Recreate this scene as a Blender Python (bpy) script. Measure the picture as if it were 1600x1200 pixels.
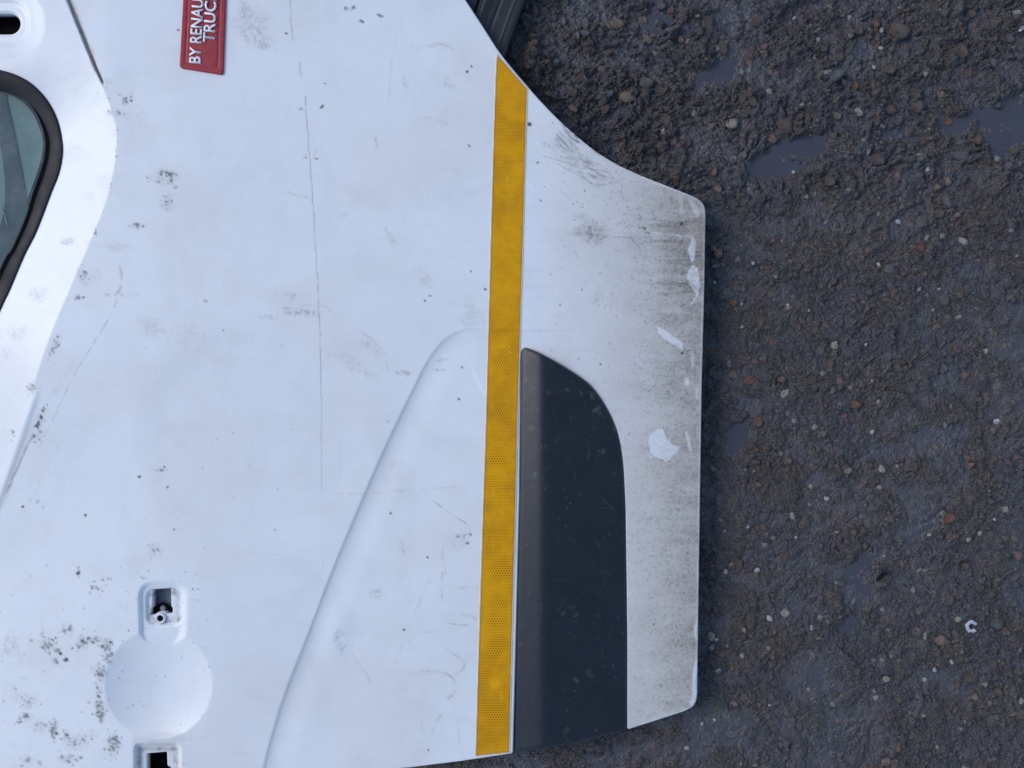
import bpy, math, random
import numpy as np
from mathutils import Vector, Matrix

# ------------------------------------------------------------------ camera, sky, sun, exposure
scene = bpy.context.scene
for o in list(bpy.data.objects):
    bpy.data.objects.remove(o, do_unlink=True)
COL = scene.collection
CAM_Z = 1.30                      # phone held 1.3 m above the yard, looking straight down
TANH = 0.636                      # tan of half the horizontal field of view
cam_d = bpy.data.cameras.new('camera')
cam_d.sensor_width = 36.0
cam_d.lens = 18.0 / TANH
cam_d.clip_start = 0.02
cam_d.clip_end = 400.0
cam = bpy.data.objects.new('camera', cam_d)
COL.objects.link(cam)
cam.location = (0, 0, CAM_Z)
scene.camera = cam
scene.render.resolution_x = 1024
scene.render.resolution_y = 768

SUN_ELEV = math.radians(40)
SUN_AZ = math.radians(163)        # direction towards the sun, measured from +X (left, a little up in the picture)
world = bpy.data.worlds.new('World')
scene.world = world
world.use_nodes = True
wn = world.node_tree
wn.nodes.clear()
w_out = wn.nodes.new('ShaderNodeOutputWorld')
w_bg = wn.nodes.new('ShaderNodeBackground')
w_sky = wn.nodes.new('ShaderNodeTexSky')
w_sky.sky_type = 'NISHITA'
w_sky.sun_disc = False
w_sky.sun_elevation = SUN_ELEV
w_sky.sun_rotation = math.radians(90) - SUN_AZ
w_sky.dust_density = 0.6
w_sky.air_density = 1.0
w_sky.ozone_density = 1.9
w_bg.inputs['Strength'].default_value = 0.15
wn.links.new(w_sky.outputs[0], w_bg.inputs['Color'])
wn.links.new(w_bg.outputs[0], w_out.inputs[0])

sun_d = bpy.data.lights.new('sun', 'SUN')
sun_d.energy = 1.15
sun_d.angle = math.radians(26)
sun_d.color = (1.0, 0.965, 0.93)
sun = bpy.data.objects.new('sun', sun_d)
COL.objects.link(sun)
sd = Vector((math.cos(SUN_AZ) * math.cos(SUN_ELEV), math.sin(SUN_AZ) * math.cos(SUN_ELEV), math.sin(SUN_ELEV)))
sun.rotation_euler = sd.to_track_quat('Z', 'Y').to_euler()
sun.location = sd * 5

vs_ = scene.view_settings
vs_.view_transform = 'Standard'
vs_.look = 'None'
vs_.exposure = 0.38
vs_.gamma = 1.0
vs_.use_curve_mapping = False

# ------------------------------------------------------------------ helpers
rng = np.random.default_rng(7)
random.seed(7)

def P(u, v, z):
    """place of a photographed point (in 1600x1200 units) on the level z, in metres"""
    k = (CAM_Z - z) * TANH / 800.0
    return (u - 800.0) * k, (600.0 - v) * k

def sstep(a, b, x):
    t = np.clip((x - a) / (b - a), 0, 1)
    return t * t * (3 - 2 * t)

_lat = {}
def vnoise(x, y, seed=0):
    """smooth value noise, about -1..1"""
    L = _lat.get(seed)
    if L is None:
        L = np.random.default_rng(1000 + seed).random((256, 256)).astype(np.float32)
        _lat[seed] = L
    xi = np.floor(x).astype(np.int64); yi = np.floor(y).astype(np.int64)
    fx = (x - xi).astype(np.float32); fy = (y - yi).astype(np.float32)
    fx = fx * fx * fx * (fx * (fx * 6 - 15) + 10); fy = fy * fy * fy * (fy * (fy * 6 - 15) + 10)
    x0 = xi & 255; x1 = (xi + 1) & 255; y0 = yi & 255; y1 = (yi + 1) & 255
    a = L[y0, x0] * (1 - fx) + L[y0, x1] * fx
    b = L[y1, x0] * (1 - fx) + L[y1, x1] * fx
    return (a * (1 - fy) + b * fy) * 2 - 1

def fbm(x, y, seed=0, octs=4, gain=0.5):
    s = 0; a = 1.0; t = 0
    for i in range(octs):
        c, sn = math.cos(0.7 * i), math.sin(0.7 * i)
        s = s + a * vnoise((x * c - y * sn) * 2.03 ** i + 17.3 * i, (x * sn + y * c) * 2.03 ** i + 5.1 * i, seed + i)
        t += a; a *= gain
    return s / t

def catmull(pts, n=6, closed=True):
    pts = [np.array(p, float) for p in pts]
    N = len(pts); out = []
    rngi = range(N) if closed else range(N - 1)
    for i in rngi:
        if closed:
            p0, p1, p2, p3 = pts[i - 1], pts[i], pts[(i + 1) % N], pts[(i + 2) % N]
        else:
            p0 = pts[max(i - 1, 0)]; p1 = pts[i]; p2 = pts[i + 1]; p3 = pts[min(i + 2, N - 1)]
        for k in range(n):
            t = k / n
            out.append(0.5 * ((2 * p1) + (-p0 + p2) * t + (2 * p0 - 5 * p1 + 4 * p2 - p3) * t * t + (-p0 + 3 * p1 - 3 * p2 + p3) * t ** 3))
    if not closed:
        out.append(pts[-1])
    return np.array(out)

def round_rect(x0, y0, x1, y1, r, n=6):
    out = []
    for cx, cy, a0 in ((x1 - r, y0 + r, -90), (x1 - r, y1 - r, 0), (x0 + r, y1 - r, 90), (x0 + r, y0 + r, 180)):
        for k in range(n + 1):
            a = math.radians(a0 + 90 * k / n)
            out.append((cx + r * math.cos(a), cy + r * math.sin(a)))
    return np.array(out)

def ellipse(cx, cy, rx, ry, n=28):
    a = np.linspace(0, 2 * np.pi, n, endpoint=False)
    return np.stack([cx + rx * np.cos(a), cy + ry * np.sin(a)], 1)

def seg_d(U, V, a, b):
    dx, dy = b[0] - a[0], b[1] - a[1]
    L2 = dx * dx + dy * dy + 1e-12
    t = np.clip(((U - a[0]) * dx + (V - a[1]) * dy) / L2, 0, 1)
    ex = U - a[0] - t * dx; ey = V - a[1] - t * dy
    return np.sqrt(ex * ex + ey * ey), dx * (V - a[1]) - dy * (U - a[0]), t

def sd_poly(us, vs, pts, band=40.0):
    """signed distance (positive inside) on a tensor grid"""
    D = np.full((len(vs), len(us)), band, np.float64)
    ins = np.zeros(D.shape, bool)
    n = len(pts)
    for i in range(n):
        a = pts[i]; b = pts[(i + 1) % n]
        lo, hi = min(a[1], b[1]), max(a[1], b[1])
        i0, i1 = np.searchsorted(vs, lo), np.searchsorted(vs, hi)
        if i1 > i0:
            xc = a[0] + (vs[i0:i1] - a[1]) / (b[1] - a[1]) * (b[0] - a[0])
            ins[i0:i1] ^= us[None, :] < xc[:, None]
        r0, r1 = np.searchsorted(vs, lo - band), np.searchsorted(vs, hi + band)
        c0, c1 = np.searchsorted(us, min(a[0], b[0]) - band), np.searchsorted(us, max(a[0], b[0]) + band)
        if r1 > r0 and c1 > c0:
            d, _, _ = seg_d(us[None, c0:c1], vs[r0:r1, None], a, b)
            D[r0:r1, c0:c1] = np.minimum(D[r0:r1, c0:c1], d)
    return np.where(ins, D, -D)

def sd_line(us, vs, pts, band=80.0):
    """signed distance to an open line (positive on its right-hand side in picture axes), and place 0..1 along it"""
    D = np.full((len(vs), len(us)), band, np.float64)
    S = np.ones_like(D); T = np.zeros_like(D)
    n = len(pts) - 1
    for i in range(n):
        a, b = pts[i], pts[i + 1]
        r0, r1 = np.searchsorted(vs, min(a[1], b[1]) - band), np.searchsorted(vs, max(a[1], b[1]) + band)
        c0, c1 = np.searchsorted(us, min(a[0], b[0]) - band), np.searchsorted(us, max(a[0], b[0]) + band)
        if r1 > r0 and c1 > c0:
            d, s, t = seg_d(us[None, c0:c1], vs[r0:r1, None], a, b)
            sub = D[r0:r1, c0:c1]; m = d < sub
            sub[m] = d[m]
            S[r0:r1, c0:c1][m] = np.sign(s[m]); T[r0:r1, c0:c1][m] = ((i + t) / n)[m]
    return D, S, T

def clip_grid(us, vs, F):
    """grid faces where F > 0, cut cleanly along F = 0; returns uv, list of index arrays"""
    nv, nu = F.shape
    F = np.where(np.abs(F) < 1e-4, 1e-4, F)
    I = F > 0
    U, V = np.meshgrid(us, vs)
    cnt = I[:-1, :-1].astype(int) + I[1:, :-1] + I[:-1, 1:] + I[1:, 1:]
    fj, fi = np.nonzero(cnt == 4)
    q = np.stack([fj * nu + fi, (fj + 1) * nu + fi, (fj + 1) * nu + fi + 1, fj * nu + fi + 1], 1)   # ccw seen from above (v is down)
    ex = []; emap = {}; polys = []
    base = nu * nv
    def cross(a, b):
        key = (a, b) if a < b else (b, a)
        k = emap.get(key)
        if k is None:
            fa, fb = Ff[key[0]], Ff[key[1]]
            t = fa / (fa - fb)
            k = base + len(ex); emap[key] = k
            ex.append((Uf[key[0]] + t * (Uf[key[1]] - Uf[key[0]]), Vf[key[0]] + t * (Vf[key[1]] - Vf[key[0]])))
        return k
    Ff, Uf, Vf, If = F.ravel(), U.ravel(), V.ravel(), I.ravel()
    mj, mi = np.nonzero((cnt > 0) & (cnt < 4))
    for j, i in zip(mj.tolist(), mi.tolist()):
        c = (j * nu + i, (j + 1) * nu + i, (j + 1) * nu + i + 1, j * nu + i + 1)
        p = []
        for k in range(4):
            a, b = c[k], c[(k + 1) % 4]
            if If[a]: p.append(a)
            if If[a] != If[b]: p.append(cross(a, b))
        if len(p) >= 3: polys.append(p)
    uv = np.stack([Uf, Vf], 1)
    if ex: uv = np.concatenate([uv, np.array(ex)])
    used = np.zeros(len(uv), bool); used[q.ravel()] = True
    for p in polys: used[p] = True
    idx = np.cumsum(used) - 1
    return uv[used], idx[q], [[int(idx[k]) for k in p] for p in polys]

def build_mesh(name, co, quads, polys, smooth=True):
    me = bpy.data.meshes.new(name)
    tot = [np.full(len(quads), 4, np.int32)]; loops = [np.asarray(quads, np.int32).ravel()]
    if polys:
        tot.append(np.array([len(p) for p in polys], np.int32))
        loops.append(np.array([k for p in polys for k in p], np.int32))
    tot = np.concatenate(tot); loops = np.concatenate(loops)
    start = np.concatenate([[0], np.cumsum(tot)[:-1]]).astype(np.int32)
    me.vertices.add(len(co)); me.vertices.foreach_set('co', np.asarray(co, np.float32).ravel())
    me.loops.add(len(loops)); me.loops.foreach_set('vertex_index', loops)
    me.polygons.add(len(tot)); me.polygons.foreach_set('loop_start', start); me.polygons.foreach_set('loop_total', tot)
    me.polygons.foreach_set('use_smooth', np.full(len(tot), smooth, bool))
    me.update(calc_edges=True)
    return me

def boundary(quads, polys):
    e = [np.stack([quads[:, k], quads[:, (k + 1) % 4]], 1) for k in range(4)] if len(quads) else []
    pe = [(p[k], p[(k + 1) % len(p)]) for p in polys for k in range(len(p))]
    if pe: e.append(np.array(pe))
    e = np.concatenate(e).astype(np.int64)
    key = e[:, 0] << 32 | e[:, 1]; rev = e[:, 1] << 32 | e[:, 0]
    return e[~np.isin(key, rev)]

def sheet(name, us, vs, F, zbody, relief, skirt=(), parent=None, mat=None, attrs=None, smooth=True):
    """a pressed sheet: outline F>0, at height zbody(u,v)+relief(u,v), its edge turned down by skirt rows (out in px, dz in m)"""
    uv, quads, polys = clip_grid(us, vs, F)
    u, v = uv[:, 0], uv[:, 1]
    zb = zbody(u, v)
    rl = relief(u, v) if callable(relief) else bilin(us, vs, relief, u, v)
    x, y = P(u, v, zb + rl)
    co = np.stack([x, y, zb + rl], 1)
    n0 = len(co)
    be = boundary(quads, polys)
    bv = np.unique(be)
    if len(skirt):
        loc = -np.ones(n0, np.int64); loc[bv] = np.arange(len(bv))
        nx = np.zeros(len(bv)); ny = np.zeros(len(bv))
        d = co[be[:, 1], :2] - co[be[:, 0], :2]
        ln = np.hypot(d[:, 0], d[:, 1]) + 1e-12
        for s in (0, 1):                       # ccw faces: outside lies to the right of the edge
            np.add.at(nx, loc[be[:, s]], d[:, 1]); np.add.at(ny, loc[be[:, s]], -d[:, 0])
        nl = np.hypot(nx, ny) + 1e-12; nx /= nl; ny /= nl
        prev = bv; all_co = [co]; off = n0; newq = []
        k = (CAM_Z - zb[bv]) * TANH / 800.0
        for out, dz in skirt:
            c = co[bv].copy(); c[:, 0] += nx * out * k; c[:, 1] += ny * out * k; c[:, 2] += dz
            cur = off + np.arange(len(bv))
            newq.append(np.stack([prev[loc[be[:, 1]]], prev[loc[be[:, 0]]], cur[loc[be[:, 0]]], cur[loc[be[:, 1]]]], 1))
            all_co.append(c); prev = cur; off += len(bv)
        co = np.concatenate(all_co); quads = np.concatenate([quads] + newq)
    org = Vector((0, 0, 0)) if parent is None else parent['_o']
    me = build_mesh(name, co - np.array(org)[None, :], quads, polys, smooth)
    if attrs:
        for an, fn in attrs.items():
            val = fn(u, v)                     # (n, 3)
            full = np.ones((len(co), 4), np.float32)
            full[:n0, :3] = val
            if len(skirt):
                full[n0:, :3] = np.tile(val[bv], (len(skirt), 1))
            a = me.attributes.new(an, 'FLOAT_COLOR', 'POINT')
            a.data.foreach_set('color', full.ravel())
    ob = bpy.data.objects.new(name, me); COL.objects.link(ob)
    if mat: me.materials.append(mat)
    if parent is not None: ob.parent = parent['ob']
    return ob

def bilin(us, vs, G, u, v):
    i = np.clip(np.searchsorted(us, u) - 1, 0, len(us) - 2); j = np.clip(np.searchsorted(vs, v) - 1, 0, len(vs) - 2)
    fx = (u - us[i]) / (us[i + 1] - us[i]); fy = (v - vs[j]) / (vs[j + 1] - vs[j])
    return (G[j, i] * (1 - fx) + G[j, i + 1] * fx) * (1 - fy) + (G[j + 1, i] * (1 - fx) + G[j + 1, i + 1] * fx) * fy

def thing(name, loc, label, cat, group=None):
    e = bpy.data.objects.new(name, None); COL.objects.link(e)
    e.empty_display_size = 0.05; e.location = loc
    e['label'] = label; e['category'] = cat
    if group: e['group'] = group
    return {'ob': e, '_o': Vector(loc)}

def tag(o, label, cat, group=None):
    o['label'] = label; o['category'] = cat
    if group: o['group'] = group

def mesh_obj(name, verts, faces, mat, parent=None, smooth=False, loc=None):
    me = bpy.data.meshes.new(name); me.from_pydata([tuple(map(float, v)) for v in verts], [], faces); me.update()
    for p in me.polygons: p.use_smooth = smooth
    if mat: me.materials.append(mat)
    o = bpy.data.objects.new(name, me); COL.objects.link(o)
    if loc is not None: o.location = loc
    if parent is not None: o.parent = parent
    return o

# ------------------------------------------------------------------ materials
class NT:
    def __init__(s, name):
        s.m = bpy.data.materials.new(name); s.m.use_nodes = True
        s.t = s.m.node_tree; s.t.nodes.clear()
        s.out = s.n('ShaderNodeOutputMaterial'); s.b = s.n('ShaderNodeBsdfPrincipled')
        s.l(s.b.outputs[0], s.out.inputs[0])
    def n(s, t, **k):
        x = s.t.nodes.new(t)
        for a, b in k.items(): setattr(x, a, b)
        return x
    def l(s, a, b): s.t.links.new(a, b)
    def set(s, inp, val):
        if hasattr(val, 'links'): s.l(val, inp)
        else: inp.default_value = val
    def math(s, op, a, b=None, c=None, clamp=False):
        x = s.n('ShaderNodeMath', operation=op, use_clamp=clamp); s.set(x.inputs[0], a)
        if b is not None: s.set(x.inputs[1], b)
        if c is not None: s.set(x.inputs[2], c)
        return x.outputs[0]
    def vm(s, op, a, b=None):
        x = s.n('ShaderNodeVectorMath', operation=op); s.set(x.inputs[0], a)
        if b is not None: s.set(x.inputs[1], b)
        return x.outputs[1] if op in ('LENGTH', 'DOT_PRODUCT') else x.outputs[0]
    def mix(s, f, a, b):
        x = s.n('ShaderNodeMix', data_type='RGBA'); s.set(x.inputs[0], f)
        s.set(x.inputs[6], a if hasattr(a, 'links') else (*a, 1)); s.set(x.inputs[7], b if hasattr(b, 'links') else (*b, 1))
        return x.outputs[2]
    def noise(s, vec, scale, detail=4, rough=0.55):
        x = s.n('ShaderNodeTexNoise'); s.l(vec, x.inputs['Vector']); x.inputs['Scale'].default_value = scale
        x.inputs['Detail'].default_value = detail; x.inputs['Roughness'].default_value = rough
        return x.outputs[0]
    def rng(s, v, a, b, c=0.0, d=1.0):
        x = s.n('ShaderNodeMapRange', interpolation_type='SMOOTHSTEP'); s.set(x.inputs[0], v)
        for i, k in enumerate((a, b, c, d)): x.inputs[i + 1].default_value = k
        return x.outputs[0]
    def bump(s, h, strength, dist, normal=None):
        x = s.n('ShaderNodeBump'); s.set(x.inputs['Strength'], strength); x.inputs['Distance'].default_value = dist
        s.l(h, x.inputs['Height'])
        if normal is not None: s.l(normal, x.inputs['Normal'])
        return x.outputs[0]
    def obj(s): return s.n('ShaderNodeTexCoord').outputs['Object']
    def attr(s, name):
        x = s.n('ShaderNodeAttribute', attribute_name=name); return x.outputs['Color']
    def sep(s, c):
        x = s.n('ShaderNodeSeparateColor'); s.l(c, x.inputs[0]); return x.outputs

def simple(name, col, rough=0.5, spec=0.5, metal=0.0, var=0.15, scale=60, bump=0.0):
    t = NT(name); o = t.obj()
    n = t.noise(o, scale, 5)
    t.l(t.mix(t.rng(n, 0.3, 0.7), tuple(c * (1 - var) for c in col), tuple(min(1, c * (1 + var)) for c in col)), t.b.inputs['Base Color'])
    t.l(t.rng(n, 0.2, 0.8, max(rough - 0.08, 0.02), min(rough + 0.08, 1)), t.b.inputs['Roughness'])
    t.b.inputs['Specular IOR Level'].default_value = spec
    t.b.inputs['Metallic'].default_value = metal
    if bump: t.l(t.bump(t.noise(o, scale * 8, 4), bump, 0.0005), t.b.inputs['Normal'])
    return t.m

def mat_paint():
    t = NT('white_door_paint'); o = t.obj()
    g = t.sep(t.attr('dirt'))
    big = t.rng(t.noise(o, 5, 5), 0.35, 0.7)
    fine = t.noise(o, 260, 4, 0.7)
    c = t.mix(big, (0.800, 0.803, 0.800), (0.775, 0.778, 0.775))
    # faint film of road dust, uneven over the whole skin
    film = t.math('MULTIPLY', t.rng(t.noise(o, 22, 6, 0.7), 0.45, 0.8), 0.14)
    c = t.mix(film, c, (0.52, 0.50, 0.47))
    c = t.mix(t.sep(t.attr('dust'))[0], c, (0.66, 0.585, 0.505))
    gr = t.math('MULTIPLY', g[0], t.rng(fine, 0.25, 0.75, 0.55, 1.25), clamp=True)
    c = t.mix(gr, c, (0.235, 0.215, 0.185))
    c = t.mix(t.math('MULTIPLY', g[2], 1.0, clamp=True), c, (0.33, 0.235, 0.16))
    c = t.mix(t.math('MULTIPLY', g[1], 1.0, clamp=True), c, (0.03, 0.03, 0.032))
    t.l(c, t.b.inputs['Base Color'])
    dirty = t.math('ADD', g[0], g[1], clamp=True)
    t.l(t.math('ADD', t.rng(fine, 0.2, 0.8, 0.30, 0.40), t.math('MULTIPLY', dirty, 0.4)), t.b.inputs['Roughness'])
    t.b.inputs['Specular IOR Level'].default_value = 0.45
    h = t.math('ADD', t.math('MULTIPLY', t.noise(o, 900, 2), 0.12), dirty)
    t.l(t.bump(h, 0.12, 0.0006), t.b.inputs['Normal'])
    return t.m

def mat_tape():
    t = NT('amber_honeycomb_tape'); o = t.obj()
    mk = t.sep(t.attr('dirt'))
    sp = t.n('ShaderNodeVectorMath', operation='SCALE'); t.l(o, sp.inputs[0]); sp.inputs['Scale'].default_value = 1 / 0.0041
    p0 = t.vm('MULTIPLY', sp.outputs[0], (1, 1, 0))
    p = t.vm('ADD', p0, (1000.0, 1000.0, 0))
    r = (1.0, 1.7320508, 1.0); hlf = (0.5, 0.8660254, 0.0)
    a = t.vm('SUBTRACT', t.vm('MODULO', p, r), hlf)
    b = t.vm('SUBTRACT', t.vm('MODULO', t.vm('SUBTRACT', p, hlf), r), hlf)
    m = t.math('LESS_THAN', t.vm('LENGTH', a), t.vm('LENGTH', b))
    mx = t.n('ShaderNodeMix', data_type='VECTOR'); t.l(m, mx.inputs[0]); t.l(b, mx.inputs[4]); t.l(a, mx.inputs[5])
    ab = t.vm('ABSOLUTE', mx.outputs[1])
    hx = t.n('ShaderNodeSeparateXYZ'); t.l(ab, hx.inputs[0])
    d = t.math('MAXIMUM', hx.outputs[0], t.vm('DOT_PRODUCT', ab, (0.5, 0.8660254, 0)))
    wall = t.rng(d, 0.30, 0.46)                        # 0 in the cell, 1 on the wall
    patch = t.rng(t.noise(o, 28, 4, 0.6), 0.36, 0.64)
    low = t.rng(t.noise(o, 7, 3, 0.5), 0.4, 0.6)
    cell = t.mix(patch, (0.46, 0.190, 0.003), (0.66, 0.295, 0.004))
    wl = t.mix(low, (0.79, 0.365, 0.005), (0.84, 0.405, 0.006))
    c = t.mix(wall, cell, wl)
    c = t.mix(t.math('MULTIPLY', mk[1], 1.0, clamp=True), c, (0.88, 0.46, 0.01))
    c = t.mix(t.math('MULTIPLY', mk[0], 1.0, clamp=True), c, (0.12, 0.08, 0.03))
    c = t.mix(t.math('MULTIPLY', mk[2], 1.0, clamp=True), c, (0.72, 0.70, 0.66))
    t.l(c, t.b.inputs['Base Color'])
    t.b.inputs['Roughness'].default_value = 0.45
    t.b.inputs['Specular IOR Level'].default_value = 0.15
    t.l(t.bump(wall, 0.15, 0.0004), t.b.inputs['Normal'])
    return t.m

def mat_trim():
    t = NT('charcoal_plastic'); o = t.obj()
    g = t.sep(t.attr('dirt'))
    n = t.rng(t.noise(o, 18, 6, 0.65), 0.35, 0.7)
    c = t.mix(n, (0.0100, 0.0112, 0.0160), (0.0135, 0.0150, 0.0205))
    c = t.mix(t.math('MULTIPLY', g[0], 1.0, clamp=True), c, (0.20, 0.19, 0.18))
    c = t.mix(t.math('MULTIPLY', g[1], 1.0, clamp=True), c, (0.006, 0.006, 0.007))
    t.l(c, t.b.inputs['Base Color'])
    t.l(t.rng(t.noise(o, 120, 4), 0.2, 0.8, 0.36, 0.46), t.b.inputs['Roughness'])
    t.b.inputs['Specular IOR Level'].default_value = 0.5
    t.l(t.bump(t.noise(o, 1100, 3), 0.25, 0.0004), t.b.inputs['Normal'])
    return t.m

def mat_ground():
    t = NT('wet_muddy_asphalt'); o = t.obj()
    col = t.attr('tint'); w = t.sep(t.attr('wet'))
    fine = t.noise(o, 420, 6, 0.7)
    mid = t.noise(o, 60, 6, 0.65)
    dark = t.rng(fine, 0.28, 0.72, 0.42, 1.6)
    mul = t.n('ShaderNodeMix', data_type='RGBA', blend_type='MULTIPLY'); mul.inputs[0].default_value = 1
    gry = t.n('ShaderNodeCombineColor'); [t.l(dark, gry.inputs[k]) for k in range(3)]
    t.l(col, mul.inputs[6]); t.l(gry.outputs[0], mul.inputs[7])
    # pale grit far smaller than a stone
    vor = t.n('ShaderNodeTexVoronoi'); t.l(o, vor.inputs['Vector']); vor.inputs['Scale'].default_value = 230
    vs = t.sep(vor.outputs['Color'])
    grit = t.math('MULTIPLY', t.math('GREATER_THAN', vs[0], 0.93), t.rng(vor.outputs['Distance'], 0.34, 0.22))
    grit = t.math('MULTIPLY', grit, t.math('SUBTRACT', 1.0, w[0], clamp=True))
    c = t.mix(t.math('MULTIPLY', grit, 0.7), mul.outputs[2], t.mix(vs[1], (0.10, 0.075, 0.055), (0.30, 0.28, 0.25)))
    c = t.mix(t.math('MULTIPLY', w[0], 0.55), c, (0.072, 0.071, 0.082))      # sky sheen of the wet film, painted in as a paler blue-grey
    t.l(c, t.b.inputs['Base Color'])
    rg = t.rng(mid, 0.3, 0.7, 0.06, 0.28)
    rg = t.math('SUBTRACT', rg, t.math('MULTIPLY', w[0], 0.24))
    t.l(t.math('MAXIMUM', rg, 0.05), t.b.inputs['Roughness'])
    t.b.inputs['Specular IOR Level'].default_value = 0.5
    st = t.math('SUBTRACT', 1.0, t.math('MULTIPLY', w[0], 0.72), clamp=True)
    v2 = t.n('ShaderNodeTexVoronoi'); v2.inputs['Scale'].default_value = 310
    wob = t.n('ShaderNodeTexNoise'); t.l(o, wob.inputs['Vector']); wob.inputs['Scale'].default_value = 300
    wv = t.n('ShaderNodeVectorMath', operation='MULTIPLY_ADD'); t.l(wob.outputs['Color'], wv.inputs[0]); wv.inputs[1].default_value = (0.003, 0.003, 0.003); t.l(o, wv.inputs[2])
    t.l(wv.outputs[0], v2.inputs['Vector'])
    gr = t.math('SUBTRACT', t.math('MULTIPLY', fine, 0.8), t.math('MULTIPLY', v2.outputs['Distance'], 0.9))
    b1 = t.bump(gr, st, 0.0032)
    b2 = t.bump(t.noise(o, 1300, 3, 0.6), st, 0.0007, b1)
    t.l(b2, t.b.inputs['Normal'])
    return t.m

def mat_pebble(name, c1, c2):
    t = NT(name); o = t.obj()
    oi = t.n('ShaderNodeObjectInfo')
    off = t.n('ShaderNodeVectorMath', operation='ADD'); t.l(o, off.inputs[0])
    cx = t.n('ShaderNodeCombineXYZ'); t.l(t.math('MULTIPLY', oi.outputs['Random'], 31.0), cx.inputs[0]); t.l(cx.outputs[0], off.inputs[1])
    n = t.rng(t.noise(off.outputs[0], 1.6, 6, 0.7), 0.3, 0.7)
    c = t.mix(oi.outputs['Random'], c1, c2)
    d = t.mix(t.rng(t.noise(off.outputs[0], 1.1, 5, 0.75), 0.45, 0.62, 0.0, 0.6), c, (0.06, 0.055, 0.053))     # mud film on the stone
    e = t.mix(t.math('MULTIPLY', n, 0.35), d, tuple(x * 0.5 for x in c1))
    t.l(e, t.b.inputs['Base Color'])
    t.l(t.rng(n, 0, 1, 0.30, 0.55), t.b.inputs['Roughness'])
    t.l(t.bump(t.noise(off.outputs[0], 5, 5, 0.7), 0.5, 0.1), t.b.inputs['Normal'])
    return t.m

def mat_glass():
    t = NT('teal_window_glass'); o = t.obj()
    t.t.nodes.remove(t.b)
    tr = t.n('ShaderNodeBsdfTransparent'); tr.inputs[0].default_value = (0.80, 0.93, 0.83, 1)
    gl = t.n('ShaderNodeBsdfGlossy'); gl.inputs['Roughness'].default_value = 0.03
    fr = t.n('ShaderNodeFresnel'); fr.inputs[0].default_value = 1.5
    m = t.n('ShaderNodeMixShader'); t.l(fr.outputs[0], m.inputs[0]); t.l(tr.outputs[0], m.inputs[1]); t.l(gl.outputs[0], m.inputs[2])
    df = t.n('ShaderNodeBsdfDiffuse'); df.inputs[0].default_value = (0.55, 0.58, 0.58, 1)   # dried dust on the pane
    m2 = t.n('ShaderNodeMixShader'); t.l(t.rng(t.noise(o, 40, 5, 0.6), 0.4, 0.75, 0.06, 0.16), m2.inputs[0])
    t.l(m.outputs[0], m2.inputs[1]); t.l(df.outputs[0], m2.inputs[2])
    t.l(m2.outputs[0], t.out.inputs[0])
    return t.m

def mat_water():
    t = NT('muddy_sky_tinted_water'); o = t.obj()
    t.l(t.mix(t.rng(t.noise(o, 25, 4), 0.3, 0.7), (0.064, 0.066, 0.080), (0.072, 0.073, 0.086)), t.b.inputs['Base Color'])  # silt grey cooled towards blue, so the base colour carries the reflected sky
    t.b.inputs['Roughness'].default_value = 0.04
    t.b.inputs['IOR'].default_value = 1.33
    t.l(t.bump(t.noise(o, 45, 2), 0.04, 0.001), t.b.inputs['Normal'])
    return t.m

M_PAINT = mat_paint(); M_TAPE = mat_tape(); M_TRIM = mat_trim(); M_GROUND = mat_ground()
M_GLASS = mat_glass(); M_WATER = mat_water()
M_RUBBER = simple('black_window_rubber', (0.009, 0.009, 0.011), 0.6, 0.3, var=0.25, scale=40, bump=0.2)
M_RED = simple('red_badge_plastic', (0.33, 0.022, 0.030), 0.42, 0.4, var=0.10, scale=90)
M_REDDARK = simple('dark_red_groove', (0.11, 0.010, 0.012), 0.5, 0.3)
M_LETTER = simple('white_lettering', (0.80, 0.80, 0.80), 0.4, 0.4, var=0.03)
M_INNER = simple('dark_inner_steel', (0.045, 0.046, 0.05), 0.55, 0.4, var=0.3, scale=25)
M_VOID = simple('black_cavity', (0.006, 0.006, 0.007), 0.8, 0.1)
M_BRACKET = simple('slate_latch_plate', (0.17, 0.20, 0.235), 0.45, 0.5, var=0.12)
M_PALE = simple('pale_inner_lining', (0.80, 0.84, 0.78), 0.6, 0.3, var=0.08, scale=15)
M_SLATE = simple('slate_guide_rail', (0.21, 0.26, 0.28), 0.5, 0.4, var=0.15, scale=30)
M_BOSS = simple('white_boss_paint', (0.74, 0.74, 0.74), 0.4, 0.4, var=0.06)
M_STRIP = simple('black_moulded_plastic', (0.020, 0.020, 0.023), 0.48, 0.45, var=0.25, scale=30, bump=0.15)
M_STEEL = simple('oily_black_steel', (0.010, 0.010, 0.011), 0.38, 0.5, var=0.3, scale=300)
M_ZINC = simple('chalky_zinc', (0.42, 0.42, 0.43), 0.5, 0.5, var=0.25, scale=400)

# ------------------------------------------------------------------ ground: one sheet to the horizon
def graded(lo, hi, step, far):
    fine = np.arange(lo, hi + step * 0.5, step)
    out = []; d = step * 1.2; x = fine[-1]
    while x < far:
        x += d; d *= 1.14; out.append(x)
    lft = []; d = step * 1.2; x = fine[0]
    while x > -far:
        x -= d; d *= 1.14; lft.append(x)
    return np.concatenate([lft[::-1], fine, out])

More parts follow.
